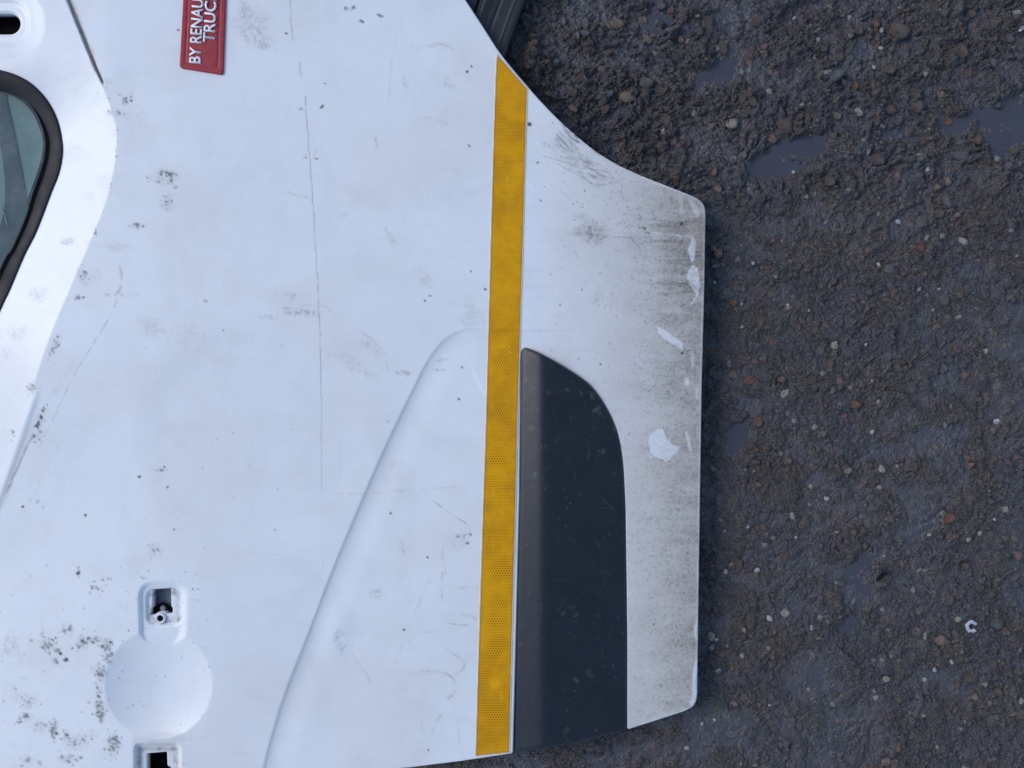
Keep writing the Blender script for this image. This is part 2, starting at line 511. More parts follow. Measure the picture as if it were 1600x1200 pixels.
GX0 = P(716, 0, 0)[0]; GX1 = P(1625, 0, 0)[0]
GY0 = P(0, 1225, 0)[1]; GY1 = P(0, -20, 0)[1]
gx = graded(GX0, GX1, 0.00142, 60.0); gy = graded(GY0, GY1, 0.00142, 60.0)
X, Y = np.meshgrid(gx, gy)
outd = np.maximum.reduce([GX0 - X, X - GX1, GY0 - Y, Y - GY1])          # distance beyond the closely meshed patch
near = sstep(0.16, 0.015, outd); mid_f = sstep(0.9, 0.2, outd)
K0 = CAM_Z * TANH / 800.0
GU = X / K0 + 800; GV = 600 - Y / K0                         # picture units on the ground plane
rough_zone = sstep(420, 180, GV) * 0.52 + sstep(1180, 1040, GU) * 0.35 * sstep(700, 380, GV) + 0.56
wx = X + 0.02 * fbm(X * 14, Y * 14, 40, 3); wy = Y + 0.02 * fbm(X * 14 + 9, Y * 14 + 4, 44, 3)
H = 0.0045 * fbm(wx * 5.5, wy * 6.5, 1, 3)
H += rough_zone * 0.0090 * fbm(wx * 24, wy * 34, 5, 2) * mid_f + rough_zone * 0.0030 * fbm(wx * 95, wy * 130, 8, 2) * near
bil = np.abs(fbm(wx * 46, wy * 62, 10, 5, 0.6)) * 3.2
H += near * rough_zone * 0.0046 * (np.minimum(bil, 1.5) - 0.55)
bil2 = np.abs(fbm(X * 120 + 3, Y * 150, 16, 3, 0.6)) * 3.0
H += near * (0.4 + 0.6 * rough_zone) * 0.0010 * (np.minimum(bil2, 1.4) - 0.5)
H += near * 0.0010 * fbm(X * 260, Y * 300, 15, 2, 0.6)
# base colours: blue-grey bitumen, brown mud
brown = sstep(-0.26, 0.22, fbm(wx * 17, wy * 19, 20, 5, 0.6) + 0.25 * near * fbm(X * 90, Y * 90, 26, 3))
tint = np.empty(X.shape + (3,), np.float32)
c_a = np.array((0.078, 0.073, 0.076)); c_b = np.array((0.084, 0.068, 0.059))
tint[:] = c_a + (c_b - c_a) * brown[..., None]
tint *= (1 + 0.35 * near * fbm(X * 120, Y * 120, 30, 3))[..., None]

# aggregate showing through the binder (bumps of the same sheet)
fx0 = np.searchsorted(gx, GX0 - 1e-6); fx1 = np.searchsorted(gx, GX1)
PAL = np.array([(0.085, 0.060, 0.046), (0.110, 0.080, 0.055), (0.075, 0.066, 0.062), (0.050, 0.047, 0.047),
                (0.13, 0.070, 0.045), (0.060, 0.060, 0.066), (0.24, 0.22, 0.19), (0.045, 0.040, 0.037)])
PW = np.array([0.17, 0.10, 0.20, 0.22, 0.05, 0.12, 0.03, 0.11]); PW /= PW.sum()
NAG = 15000
ax = rng.uniform(GX0, GX1, NAG); ay = rng.uniform(GY0, GY1, NAG)
ar = 0.0016 + 0.0045 * rng.random(NAG) ** 2.1; aa = rng.uniform(0, np.pi, NAG); asq = rng.uniform(0.55, 1.0, NAG)
ac = rng.choice(len(PAL), NAG, p=PW); amt = rng.uniform(0.4, 1.0, NAG)
for k in range(NAG):
    r = ar[k] * 1.6
    i0, i1 = np.searchsorted(gx, ax[k] - r), np.searchsorted(gx, ax[k] + r)
    j0, j1 = np.searchsorted(gy, ay[k] - r), np.searchsorted(gy, ay[k] + r)
    if i1 - i0 < 2 or j1 - j0 < 2: continue
    dx = gx[None, i0:i1] - ax[k]; dy = gy[j0:j1, None] - ay[k]
    c, s = math.cos(aa[k]), math.sin(aa[k])
    p = (dx * c + dy * s) / ar[k]; q = (-dx * s + dy * c) / (ar[k] * asq[k])
    d = np.sqrt(p * p + q * q) + 0.25 * vnoise(dx / ar[k] * 1.7 + k, dy / ar[k] * 1.7, 50)
    b = np.clip(1 - d, 0, 1) ** 0.5
    H[j0:j1, i0:i1] += b * ar[k] * 0.42 - np.clip(1 - np.abs(d - 1.15) / 0.22, 0, 1) * 0.0007
    m = sstep(1.02, 0.8, d) * amt[k]
    tint[j0:j1, i0:i1] += (PAL[ac[k]] * 1.35 - tint[j0:j1, i0:i1]) * m[..., None]

# hollows that hold water (picture place, half length, half width, angle, depth)
PUD = [(1238, 243, 78, 27, -19, 0.014), (1585, 185, 66, 42, -20, 0.011), (1440, 203, 100, 14, -8, 0.007), (1408, 80, 34, 18, -35, 0.006),
       (1120, 115, 34, 20, -25, 0.006), (1037, 22, 24, 32, 20, 0.007), (1072, 50, 42, 10, -55, 0.006), (1155, 685, 18, 28, 30, 0.011),
       (1175, 640, 20, 14, -60, 0.004), (1300, 802, 60, 20, 6, 0.005), (1290, 885, 42, 20, 10, 0.005), (1345, 920, 26, 76, 14, 0.0066),
       (1440, 690, 70, 22, -14, 0.005), (1500, 530, 42, 18, -12, 0.004), (1440, 960, 70, 18, 0, 0.005), (1480, 1075, 70, 24, 8, 0.005),
       (1270, 1060, 50, 50, 20, 0.005), (1440, 775, 30, 50, 20, 0.004), (1590, 940, 34, 22, 0, 0.005), (1190, 395, 46, 16, -5, 0.004),
       (1135, 60, 20, 60, 10, 0.003), (1000, 1185, 120, 20, -8, 0.005), (1120, 1140, 60, 30, 10, 0.004), (1330, 430, 60, 10, -10, 0.003)]
wetz = np.zeros_like(H)
for (u, v, a, b, ang, dep) in PUD:
    c, s = math.cos(math.radians(ang)), math.sin(math.radians(ang))
    p = ((GU - u) * c + (GV - v) * s) / a; q = (-(GU - u) * s + (GV - v) * c) / b
    d = np.sqrt(p * p + q * q) + 0.28 * fbm(X * 40, Y * 40, 60, 3)
    m = sstep(1.25, 0.55, d)
    H -= dep * m
    wetz = np.maximum(wetz, m)
pit = np.exp(-(((GU - 1553) / 9) ** 2 + ((GV - 603) / 10) ** 2)); H -= 0.014 * pit; H += 0.006 * np.exp(-(((GU - 1566) / 10) ** 2 + ((GV - 585) / 9) ** 2))
# thin film of water lying in the low spots
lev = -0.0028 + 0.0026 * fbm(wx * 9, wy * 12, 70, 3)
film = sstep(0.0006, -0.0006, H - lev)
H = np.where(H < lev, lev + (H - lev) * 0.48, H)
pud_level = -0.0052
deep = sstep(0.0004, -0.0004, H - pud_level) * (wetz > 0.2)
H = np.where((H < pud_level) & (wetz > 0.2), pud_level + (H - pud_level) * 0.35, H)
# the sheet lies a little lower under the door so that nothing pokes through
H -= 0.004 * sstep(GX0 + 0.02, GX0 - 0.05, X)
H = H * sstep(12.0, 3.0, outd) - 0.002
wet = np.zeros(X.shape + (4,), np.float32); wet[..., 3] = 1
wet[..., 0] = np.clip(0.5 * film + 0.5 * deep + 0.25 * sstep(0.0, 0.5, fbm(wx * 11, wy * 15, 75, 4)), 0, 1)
nx_, ny_ = len(gx), len(gy)
ii, jj = np.meshgrid(np.arange(nx_ - 1), np.arange(ny_ - 1))
base = (jj * nx_ + ii).ravel()
gq = np.stack([base, base + 1, base + nx_ + 1, base + nx_], 1)
gme = build_mesh('ground', np.stack([X.ravel(), Y.ravel(), H.ravel()], 1), gq, [])
a = gme.attributes.new('tint', 'FLOAT_COLOR', 'POINT')
tc = np.ones((tint.shape[0] * tint.shape[1], 4), np.float32); tc[:, :3] = np.clip(tint.reshape(-1, 3), 0.008, 1)
a.data.foreach_set('color', tc.ravel())
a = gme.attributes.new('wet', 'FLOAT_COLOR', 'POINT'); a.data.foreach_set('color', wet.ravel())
gme.materials.append(M_GROUND)
ground = bpy.data.objects.new('ground', gme); COL.objects.link(ground); ground['kind'] = 'structure'

def gheight(x, y):
    return float(bilin(gx, gy, H, np.array([x]), np.array([y]))[0])

# standing water: flat sheets in the deeper hollows, shoreline made by the stones that rise through them
for kp, (u, v, a_, b_, ang, dep) in enumerate(PUD):
    if dep < 0.0055: continue
    pts = []
    c, s = math.cos(math.radians(ang)), math.sin(math.radians(ang))
    for k in range(36):
        t = 2 * math.pi * k / 36
        rr = 1.18 + 0.10 * math.sin(3 * t + u) + 0.07 * math.sin(5 * t + v)
        pu = u + a_ * rr * math.cos(t) * c - b_ * rr * math.sin(t) * s
        pv = v + a_ * rr * math.cos(t) * s + b_ * rr * math.sin(t) * c
        x, y = P(pu, pv, 0); pts.append((x, y))
    cx, cy = P(u, v, 0)
    vv = [(p[0] - cx, p[1] - cy, 0) for p in pts[::-1]]
    o = mesh_obj('puddle', vv, [list(range(len(vv)))], M_WATER, loc=(cx, cy, pud_level - 0.002 + 0.0003 + 0.00011 * kp))
    me = o.data
    if me.polygons[0].normal.z < 0: me.flip_normals()
    o['kind'] = 'structure'

# ------------------------------------------------------------------ stones bedded in the asphalt
def stone_mesh(seed):
    import bmesh
    r = np.random.default_rng(seed)
    bm = bmesh.new(); bmesh.ops.create_icosphere(bm, subdivisions=2, radius=1)
    ph = r.uniform(0, 6, 9); cut = [Vector(r.normal(size=3)).normalized() for _ in range(5)]
    for vtx in bm.verts:
        c = vtx.co.copy()
        f = 1 + 0.13 * math.sin(2.1 * c.x + ph[0]) * math.sin(2.4 * c.y + ph[1]) + 0.09 * math.sin(4.3 * c.y + ph[2] + 2 * c.z) + 0.06 * math.sin(6 * c.x + ph[3])
        c = c * f
        for n in cut:
            d = c.dot(n) - 0.78
            if d > 0: c -= n * d * 0.85
        vtx.co = c
    for f in bm.faces: f.smooth = True
    return bm
P_MATS = {}
for nm, a1, a2 in (('brown', (0.090, 0.058, 0.042), (0.125, 0.082, 0.058)), ('tan', (0.19, 0.130, 0.085), (0.27, 0.20, 0.14)),
                   ('rust', (0.155, 0.065, 0.036), (0.20, 0.095, 0.05)), ('white', (0.46, 0.45, 0.43), (0.62, 0.60, 0.57)),
                   ('cream', (0.32, 0.27, 0.21), (0.42, 0.36, 0.29)), ('grey', (0.085, 0.082, 0.082), (0.13, 0.125, 0.12)),
                   ('pink', (0.19, 0.105, 0.085), (0.26, 0.165, 0.135))):
    P_MATS[nm] = mat_pebble('stone_' + nm, a1, a2)
ST = {}
for nm in P_MATS:
    for k in range(4):
        bm = stone_mesh(k * 7 + 3); me = bpy.data.meshes.new('stone'); bm.to_mesh(me); bm.free()
        me.materials.append(P_MATS[nm]); ST[nm, k] = me
z1 = [(262,108,32,'brown'),(452,86,13,'white'),(100,235,28,'brown'),(333,357,18,'tan'),(240,515,25,'brown'),(410,632,42,'brown'),(195,778,18,'tan'),
      (525,525,18,'grey'),(672,578,23,'tan'),(703,408,17,'pink'),(760,430,18,'rust'),(860,122,19,'rust'),(827,182,16,'rust'),(888,236,12,'white'),
      (925,355,26,'brown'),(978,155,48,'brown'),(1280,262,44,'brown'),(1345,60,24,'tan'),(1580,150,15,'white'),(865,800,40,'brown'),(628,905,34,'brown'),
      (515,980,13,'cream'),(62,945,22,'tan'),(1170,1070,36,'brown'),(1247,850,15,'rust'),(1168,935,17,'tan'),(1120,848,12,'white'),(980,1105,16,'white'),
      (845,340,12,'white'),(1325,365,30,'brown'),(575,195,15,'cream'),(655,385,34,'grey'),(775,150,27,'brown'),(700,68,13,'tan'),(1105,700,20,'brown'),
      (480,585,20,'brown'),(1440,240,24,'brown'),(1070,530,30,'brown'),(305,230,17,'pink'),(225,455,14,'rust'),(890,150,16,'cream'),(1520,830,20,'grey'),
      (1285,780,40,'grey'),(690,280,26,'brown'),(730,180,14,'tan'),(410,200,16,'grey'),(1415,125,26,'brown'),(540,1160,26,'grey'),(755,975,20,'brown'),
      (295,980,18,'grey'),(1210,1010,30,'grey'),(1450,310,34,'grey'),(1100,375,14,'cream'),(560,90,18,'brown'),(438,828,8,'white'),(452,858,11,'white')]
z2 = [(1082,40,25,'rust'),(1100,168,17,'tan'),(745,300,15,'rust'),(793,312,11,'tan'),(873,122,13,'white'),(243,118,9,'white'),(58,212,10,'white'),
      (358,185,9,'cream'),(255,605,20,'pink'),(393,697,18,'pink'),(653,525,22,'cream'),(803,523,8,'white'),(1205,300,34,'grey'),(1510,30,35,'grey'),
      (510,858,18,'brown'),(450,905,13,'cream'),(553,937,16,'cream'),(745,895,22,'brown'),(858,865,20,'grey'),(935,880,18,'brown'),(1447,955,18,'pink'),
      (1468,905,17,'white'),(867,808,12,'cream'),(837,705,10,'cream'),(1078,648,10,'rust'),(890,1145,20,'cream'),(835,1130,20,'brown'),(208,1148,12,'tan'),
      (425,1103,13,'tan'),(640,1110,18,'brown'),(1380,940,16,'brown'),(842,960,13,'white'),(525,352,8,'white'),(420,325,8,'white'),(190,435,9,'white'),
      (1182,242,8,'white'),(940,45,22,'brown'),(1410,555,15,'cream'),(155,215,13,'rust'),(265,262,15,'rust'),(448,283,10,'tan'),(345,148,10,'rust'),
      (725,115,14,'pink'),(980,340,20,'grey'),(1540,300,20,'grey'),(1450,1095,26,'brown'),(1560,1085,18,'pink'),(540,700,26,'brown'),(145,540,16,'brown'),
      (595,970,20,'tan'),(320,768,14,'brown'),(730,740,14,'tan'),(990,1000,18,'brown'),(1215,1085,14,'brown')]
z3 = [(302,185,32,'grey'),(443,180,17,'cream'),(620,95,16,'white'),(540,35,13,'cream'),(534,127,9,'cream'),(882,38,13,'cream'),(110,462,15,'white'),
      (268,452,13,'white'),(175,425,31,'brown'),(348,430,20,'grey'),(410,667,25,'cream'),(328,692,18,'white'),(535,738,13,'white'),(188,877,14,'cream'),
      (42,785,20,'grey'),(75,957,16,'grey'),(402,957,16,'grey'),(988,578,16,'rust'),(1228,600,34,'brown'),(1272,697,19,'cream'),(1318,632,19,'grey'),
      (1385,685,25,'brown'),(1462,715,38,'grey'),(1183,800,28,'pink'),(1560,298,21,'tan'),(1430,55,13,'tan'),(1232,272,18,'brown'),(1440,922,36,'brown'),
      (1340,990,36,'brown'),(1475,1060,27,'brown'),(1360,1087,18,'tan'),(1112,1005,14,'white'),(1240,910,12,'white'),(1155,950,12,'white'),(865,1090,16,'cream'),
      (770,960,21,'brown'),(1070,750,13,'pink'),(150,1115,15,'pink'),(310,767,12,'tan'),(1455,200,10,'white'),(820,215,28,'grey'),(220,235,9,'white'),
      (105,260,10,'cream'),(462,288,8,'white'),(1130,275,10,'white'),(410,380,24,'brown'),(1580,380,28,'pink'),(1313,435,24,'brown'),(200,748,14,'cream'),
      (45,678,13,'rust'),(1430,1115,15,'tan'),(665,1080,22,'brown'),(975,1100,22,'brown'),(1060,1165,22,'grey'),(530,1055,13,'cream'),(690,520,20,'grey'),
      (945,885,16,'tan'),(1585,1105,16,'cream'),(38,845,13,'cream'),(330,1128,8,'white'),(1550,1170,16,'tan')]
tl = [(965,35,12,'tan'),(1010,130,12,'grey'),(1025,83,5,'tan'),(980,152,12,'tan'),(952,82,5,'rust'),(1040,187,11,'brown'),(946,170,8,'brown'),(895,170,7,'pink'),
      (825,108,4,'rust'),(1050,15,7,'rust'),(1008,28,5,'tan'),(1012,60,8,'tan'),(940,107,6,'tan'),(905,125,9,'brown'),(1030,112,8,'brown'),(1075,220,9,'brown'),
      (1085,120,6,'brown'),(870,95,6,'grey'),(940,38,5,'tan'),(960,68,6,'grey'),(895,145,8,'brown'),(1090,25,5,'tan'),(1035,8,8,'grey'),(835,70,5,'brown'),
      (1385,1190,9,'pink'),(1010,1193,7,'brown'),(1075,1172,4,'white'),(890,1183,5,'brown'),(1120,1000,4,'white'),(1112,995,7,'cream'),(1123,1048,5,'cream'),
      (1113,1013,5,'cream'),(1148,1100,6,'pink'),(1098,1133,3,'white'),(1118,1127,3,'white'),(1150,1140,6,'brown'),(950,1178,6,'brown')]
SPOTS = [(1100 + x / 3.2, y / 3.2, r / 3.2, c) for x, y, r, c in z1] + [(1100 + x / 3.2, 375 + y / 3.2, r / 3.2, c) for x, y, r, c in z2] \
      + [(1100 + x / 3.2, 750 + y / 3.2, r / 3.2, c) for x, y, r, c in z3] + tl
kinds = ['brown', 'grey', 'brown', 'tan', 'grey', 'pink', 'rust', 'cream']
taken = [(s[0], s[1]) for s in SPOTS]
tries = 0
while len(SPOTS) < 296 and tries < 5000:
    tries += 1
    u = random.uniform(850, 1596); v = random.uniform(4, 1196)
    if u < 1108 and not (v < 300 - (1100 - u) * 0.9): continue
    if any(abs(u - a_) + abs(v - b_) < 22 for a_, b_ in taken): continue
    taken.append((u, v)); SPOTS.append((u, v, random.uniform(3.5, 9), random.choice(kinds)))
for i, (u, v, r, c) in enumerate(SPOTS):
    x, y = P(u, v, 0.0)
    o = bpy.data.objects.new('stone', ST[c, i % 4]); COL.objects.link(o)
    rr = r * K0
    fl = random.uniform(0.30, 0.55)
    o.scale = (rr * random.uniform(0.95, 1.2), rr * random.uniform(0.7, 0.95), rr * fl)
    o.rotation_euler = (random.uniform(-0.15, 0.15), random.uniform(-0.15, 0.15), random.uniform(0, 6.28))
    hh = max(gheight(x + dx * rr * 0.6, y + dy * rr * 0.6) for dx, dy in ((0, 0), (1, 0), (-1, 0), (0, 1), (0, -1)))
    o.location = (x, y, hh - rr * fl * 0.45)
    o.parent = ground

# ------------------------------------------------------------------ the door
DOOR_O = (P(300, 500, 0)[0], P(300, 500, 0)[1], 0.0)
door = thing('truck_door', DOOR_O, 'white truck cab door lying flat on wet ground, amber reflective stripe across it', 'truck door')

def zbody(u, v):
    z = 0.053 - 0.004 * ((v - 600) / 600.0) ** 2
    z = z - 0.011 * np.clip((u - 790) / 310.0, 0, 1.2) ** 2.2
    z = z - 0.034 * np.clip((400 - u) / 420.0, 0, 1) ** 2 * sstep(500, 950, v)
    return z

def axis(lo, f0, f1, hi, step, coarse):
    parts = []
    if lo < f0: parts.append(np.linspace(lo, f0, max(2, int((f0 - lo) / coarse)), endpoint=False))
    parts.append(np.arange(f0, f1, step))
    if hi > f1: parts.append(np.linspace(f1, hi, max(2, int((hi - f1) / coarse) + 1)))
    return np.concatenate(parts)

us = axis(-640, -24, 1112, 1130, 1.6, 12); vs = axis(-360, -20, 1206, 1240, 1.6, 12)
U, V = np.meshgrid(us, vs)
arch = catmull([(628, -345), (632, -230), (652, -130), (686, -65), (728, 0), (756, 43), (785, 87), (825, 135), (850, 163), (880, 193), (922, 229), (960, 254),
                (1000, 273), (1040, 289), (1078, 304), (1093, 312), (1101, 322), (1103, 336)], 4, closed=False)
rest = [(1101, 450), (1097, 600), (1094, 800), (1091, 1000), (1090, 1085), (1088, 1097), (1083, 1105), (1070, 1112), (1030, 1125), (980, 1141), (900, 1162), (800, 1178),
        (720, 1190), (640, 1200), (500, 1213), (300, 1222), (-420, 1226), (-560, 1180), (-620, 1060), (-625, -250), (-600, -320), (-530, -345)]
OUT = np.concatenate([arch, np.array(rest, float)])
seal_out = catmull([(97, 225), (96, 250), (90, 275), (80, 300), (57, 360), (37, 400), (15, 452), (0, 484), (-40, 580), (-110, 780), (-170, 960), (-240, 1040), (-360, 1075),
                    (-470, 1050), (-520, 950), (-530, 500), (-525, 150), (-480, 80), (-400, 60), (-200, 78), (-60, 98), (0, 109), (30, 119), (53, 134), (75, 159), (90, 190)], 5)
seal_in = catmull([(66, 225), (63, 250), (56, 274), (46, 302), (35, 340), (15, 386), (0, 410), (-60, 545), (-140, 765), (-196, 935), (-255, 1005), (-355, 1040),
                   (-440, 1020), (-486, 935), (-496, 500), (-492, 175), (-462, 118), (-395, 96), (-200, 112), (-60, 131), (0, 142), (24, 152), (46, 170), (60, 197)], 5)
trim_pts = np.array(list(catmull([(813.5, 562), (814.5, 550), (819, 544), (828, 545), (848, 554), (888, 577), (922, 602), (947, 636), (965, 676), (974, 726), (978, 800)], 5, closed=False))
                    + [(979.5, 900), (980.5, 1000), (980.5, 1141), (900, 1162.5), (801, 1178), (804, 1060), (808, 900), (811, 780)])
trim_hole = np.array([p for p in trim_pts if p[1] < 1130] , float)
k_ins = [i for i, p in enumerate(trim_hole) if p[1] >= 1000 and p[0] > 970][-1]
trim_hole = np.concatenate([trim_hole[:k_ins + 1], [(980.5, 1240), (801 - 2.5, 1240), (801 - 0.2, 1178)], trim_hole[k_ins + 1:]])

F_out = sd_poly(us, vs, OUT)
F_seal = sd_poly(us, vs, seal_out)
F_trim = sd_poly(us, vs, trim_hole)
slot = round_rect(-62, 21, 31, 53, 15.8)
pk1 = np.array([(239, 921.5), (266.5, 919.5), (267, 950), (269, 950), (269, 958.5), (261, 959), (257, 956), (252, 955.5), (246, 957), (242, 960.5), (235, 961), (236, 951.5), (239, 951)])
pk2 = np.array([(230, 1178), (260, 1175.5), (261, 1198), (266, 1199), (266, 1214), (230, 1214)])
F_slot = sd_poly(us, vs, slot); F_p1 = sd_poly(us, vs, pk1); F_p2 = sd_poly(us, vs, pk2)
HEM = 2.2
F_panel = np.minimum.reduce([F_out - HEM, -F_seal - 0.5 + 4.0, -F_trim - 1.2, -F_slot - HEM, -F_p1 - HEM, -F_p2 - HEM])

# ---- pressed relief of the skin (metres)
R = np.zeros_like(U)
# window surround falls away towards the glass
crease = catmull([(92, -40), (108, 0), (122, 35), (139, 78), (152, 110), (168, 148), (182, 190), (184.5, 225), (179, 270), (166, 320), (140, 385), (111, 452), (78, 532), (48, 622), (10, 730), (-40, 870), (-100, 1020)], 6, closed=False)
Dc, Sc, Tc = sd_line(us, vs, crease, 230)
ls = np.where(Sc > 0, Dc, -Dc)                               # positive on the window side (travelling down the picture)
ls = np.where(Dc >= 229, np.where(U < 0, 230.0, -230.0), ls)
fade = 0.22 + 0.78 * sstep(70, 215, V + 0.35 * (U - 90))
R += -(0.0205 * np.clip((ls - 2) / 90, 0, 1.6) ** 1.0) * (ls > 0) * fade * sstep(0, 6, ls)
up = sstep(200, 90, V) * sstep(175, 120, U)                  # flatter shoulder beside the oval slot
R += -0.003 * up * sstep(0, 40, F_slot + 55)
rec = sd_poly(us, vs, round_rect(-90, 2, 44, 71, 30))
R += -0.0022 * sstep(-5, 5, rec)
R += -0.006 * sstep(5, -1, -F_slot) * (F_slot < 1) * 0.5
# small step that hides rust along the lower end of the crease
R += 0.0016 * sstep(9, 0, np.abs(ls + 5)) * sstep(590, 640, V)
# tapered drain slit
gl = np.array([(92, -40), (108, 0), (122, 35), (139, 78), (152, 110), (163, 134)], float)
Dg, Sg, Tg = sd_line(us, vs, gl, 40)
gw = 5.6 - 3.6 * Tg
R += -0.0075 * sstep(gw, gw * 0.15, Dg) * sstep(1.0, 0.93, Tg)
# diagonal styling crease: steep drop, slow rise
cr = catmull([(410, 1225), (423, 1170), (441, 1108), (460, 1055), (482, 1000), (522, 895), (571, 778), (610, 690), (648, 612), (668, 572), (690, 541), (712, 524), (738, 517.5), (770, 517)], 6, closed=False)
De, Se, Te = sd_line(us, vs, cr, 220)
le = np.where(Se > 0, De, -De)
endf = 0.45 * sstep(1.0, 0.80, Te) + 0.55
drop = np.where(le > -6, (1 - np.exp(-np.clip(le + 6, 0, None) / 6.5)) * sstep(-6.5, -1.0, le), 0)
rise = 0.5 * sstep(5, 46, le) + 0.5 * sstep(30, 190, le)
R += -0.0042 * drop * (1 - rise) * endf * (De < 219) * (0.72 + 0.28 * sstep(0.9, 0.5, Te))
# handle bowl, pocket above it and pocket below it
cxh, cyh, rh = 247.5, 1070.0, 87.0
dd = np.hypot((U - cxh) / 0.985, V - cyh) / rh
bowl = -0.0150 * (1 - np.clip(dd, 0, 1) ** 2)
soft = sstep(1.05, 0.93, dd)
p_out = sd_poly(us, vs, round_rect(219, 912, 291, 1004, 19))
p_in = sd_poly(us, vs, round_rect(229, 919, 285, 977, 15))
p_out = sd_poly(us, vs, np.concatenate([round_rect(219, 912, 291, 985, 19)[:7], [(289, 990), (284, 1003), (275, 1012), (240, 1012), (226, 1003), (220, 990)], round_rect(219, 912, 291, 985, 19)[-7:]]))
wdt = 5.0 + 6.0 * sstep(245, 285, U)
pocket = -0.0062 * sstep(-5.0, wdt, p_out)
kS = 0.0007
hb = -kS * (np.logaddexp(-bowl * soft / kS, -pocket / kS) - math.log(2))
hb += -0.0042 * sstep(-3, 3.5, p_in)
q_out = sd_poly(us, vs, round_rect(211, 1163, 281, 1300, 8))
hb = np.minimum(hb, -0.0080 * sstep(-3, 4, q_out))
q_in = sd_poly(us, vs, round_rect(216, 1170, 275, 1300, 5))
hb += -0.0030 * sstep(-2, 2.5, q_in)
R += hb
# big shallow hand bowl and slight oil-canning of a thin sheet
db = np.hypot((U - 400) / 190, (V - 680) / 185)
R += -0.0016 * sstep(1.05, 0.72, db)
R += 0.0006 * fbm(U / 170, V / 170, 80, 2) + 0.00012 * fbm(U / 38, V / 38, 83, 2)
# turned edges around the openings
# dents beside the stripe and scraped bottom edge
def dent(u0, v0, a_, b_, dep):
    global R
    R = R - dep * np.exp(-(((U - u0) / a_) ** 2 + ((V - v0) / b_) ** 2))
dent(525, 975, 22, 26, -0.0016); dent(548, 1012, 18, 22, 0.0012); dent(690, 545, 40, 60, 0.0006); dent(735, 842, 14, 12, 0.0007)
dent(955, 250, 40, 18, 0.001); dent(1050, 1075, 40, 22, -0.0008)

# ---- dirt, as a picture-free numeric map (columns: road film, black, rust-brown)
RW, RH = 1660, 1280; OX, OY = -30, -30
px = np.arange(RW) + OX; py = np.arange(RH) + OY
PX, PY = np.meshgrid(px.astype(np.float32), py.astype(np.float32))
G = np.zeros((RH, RW), np.float32); B = np.zeros_like(G); N = np.zeros_like(G)   # film, black, brown

def win(u0, v0, u1, v1):
    return slice(max(0, int(v0 - OY)), min(RH, int(v1 - OY) + 1)), slice(max(0, int(u0 - OX)), min(RW, int(u1 - OX) + 1))
def splat(A, u, v, r, amt, asp=1.0, ang=0.0, soft=0.8):
    R_ = r * 2.2 + 2
    w = win(u - R_, v - R_, u + R_, v + R_)
    x, y = PX[w] - u, PY[w] - v
    c, s = math.cos(ang), math.sin(ang)
    d = np.sqrt(((x * c + y * s) / r) ** 2 + ((-x * s + y * c) / (r * asp)) ** 2) + 0.35 * vnoise(x * 0.6 + u, y * 0.6 + v, 90)
    A[w] = np.maximum(A[w], amt * sstep(1.15, 1.15 - soft, d))
def stroke(A, pts, wd, amt, rag=0.5, seed=0, gap=0.0, smooth=True):
    p = catmull(pts, 6, closed=False) if (smooth and len(pts) > 2) else np.array(pts, float)
    u0, v0 = p.min(0) - 6 - wd; u1, v1 = p.max(0) + 6 + wd
    w = win(u0, v0, u1, v1)
    if PX[w].size == 0: return
    x, y = PX[w], PY[w]
    x = x + 0.8 * vnoise(PX[w] / 9, PY[w] / 9, 91 + seed % 5); y = y + 0.8 * vnoise(PX[w] / 9 + 7, PY[w] / 9, 92)
    D = np.full(x.shape, 99.0)
    for i in range(len(p) - 1):
        D = np.minimum(D, seg_d(x, y, p[i], p[i + 1])[0])
    tex = 1 - rag * (0.5 + 0.5 * vnoise(PX[w] / 5 + seed, PY[w] / 5, 93)) - gap * (vnoise(PX[w] / 11 + seed * 3, PY[w] / 11, 94) > 0.0)
    A[w] = np.maximum(A[w], amt * np.clip(tex, 0, 1) * sstep(wd, wd * 0.25, D))
def smudge(A, u, v, rx, ry, ang, amt, streak=0.0, grain=0.0, seed=0):
    R_ = max(rx, ry) * 1.6
    w = win(u - R_, v - R_, u + R_, v + R_)
    x, y = PX[w] - u, PY[w] - v
    c, s = math.cos(math.radians(ang)), math.sin(math.radians(ang))
    a_, b_ = x * c + y * s, -x * s + y * c
    d = np.sqrt((a_ / rx) ** 2 + (b_ / ry) ** 2) + 0.45 * fbm(x / (0.5 * rx + 4) + seed, y / (0.5 * ry + 4), 95, 3)
    m = sstep(1.1, 0.35, d)
    if streak: m = m * (1 - streak + streak * sstep(-0.1, 0.5, fbm(a_ / 14 + seed, b_ / 2.2, 98, 3)))
    if grain: m = m * (1 - grain + grain * sstep(0.02, 0.22, fbm(x / 3.6 + seed, y / 3.6, 101, 3)))
    A[w] = np.maximum(A[w], amt * m)

# general faint film, stronger below the stripe (on the sill)
stripe_r = 829 - (PY - 137) * 0.0277
low = sstep(-6, 110, PX - stripe_r)
G += 0.07 * sstep(0.0, 0.6, fbm(PX / 90, PY / 60, 110, 6, 0.6)) + 0.06 * sstep(0.15, 0.6, fbm(PX / 60, PY / 14, 180, 5, 0.6)) * sstep(500, 760, PX)
G += 0.05 * sstep(0.1, 0.6, fbm(PX / 40, PY / 110, 186, 5, 0.6))
N += 0.05 * sstep(0.1, 0.6, fbm(PX / 130, PY / 100, 190, 5, 0.6))
edge = sstep(900, 1100, PX)
DU = low * np.clip(0.40 + 0.14 * fbm(PX / 60, PY / 60, 112, 4) + 0.42 * edge, 0, 1) + (1 - low) * (0.16 * sstep(-0.1, 0.5, fbm(PX / 150, PY / 120, 196, 5)) + 0.10)
DU = np.clip(DU, 0, 1).astype(np.float32)
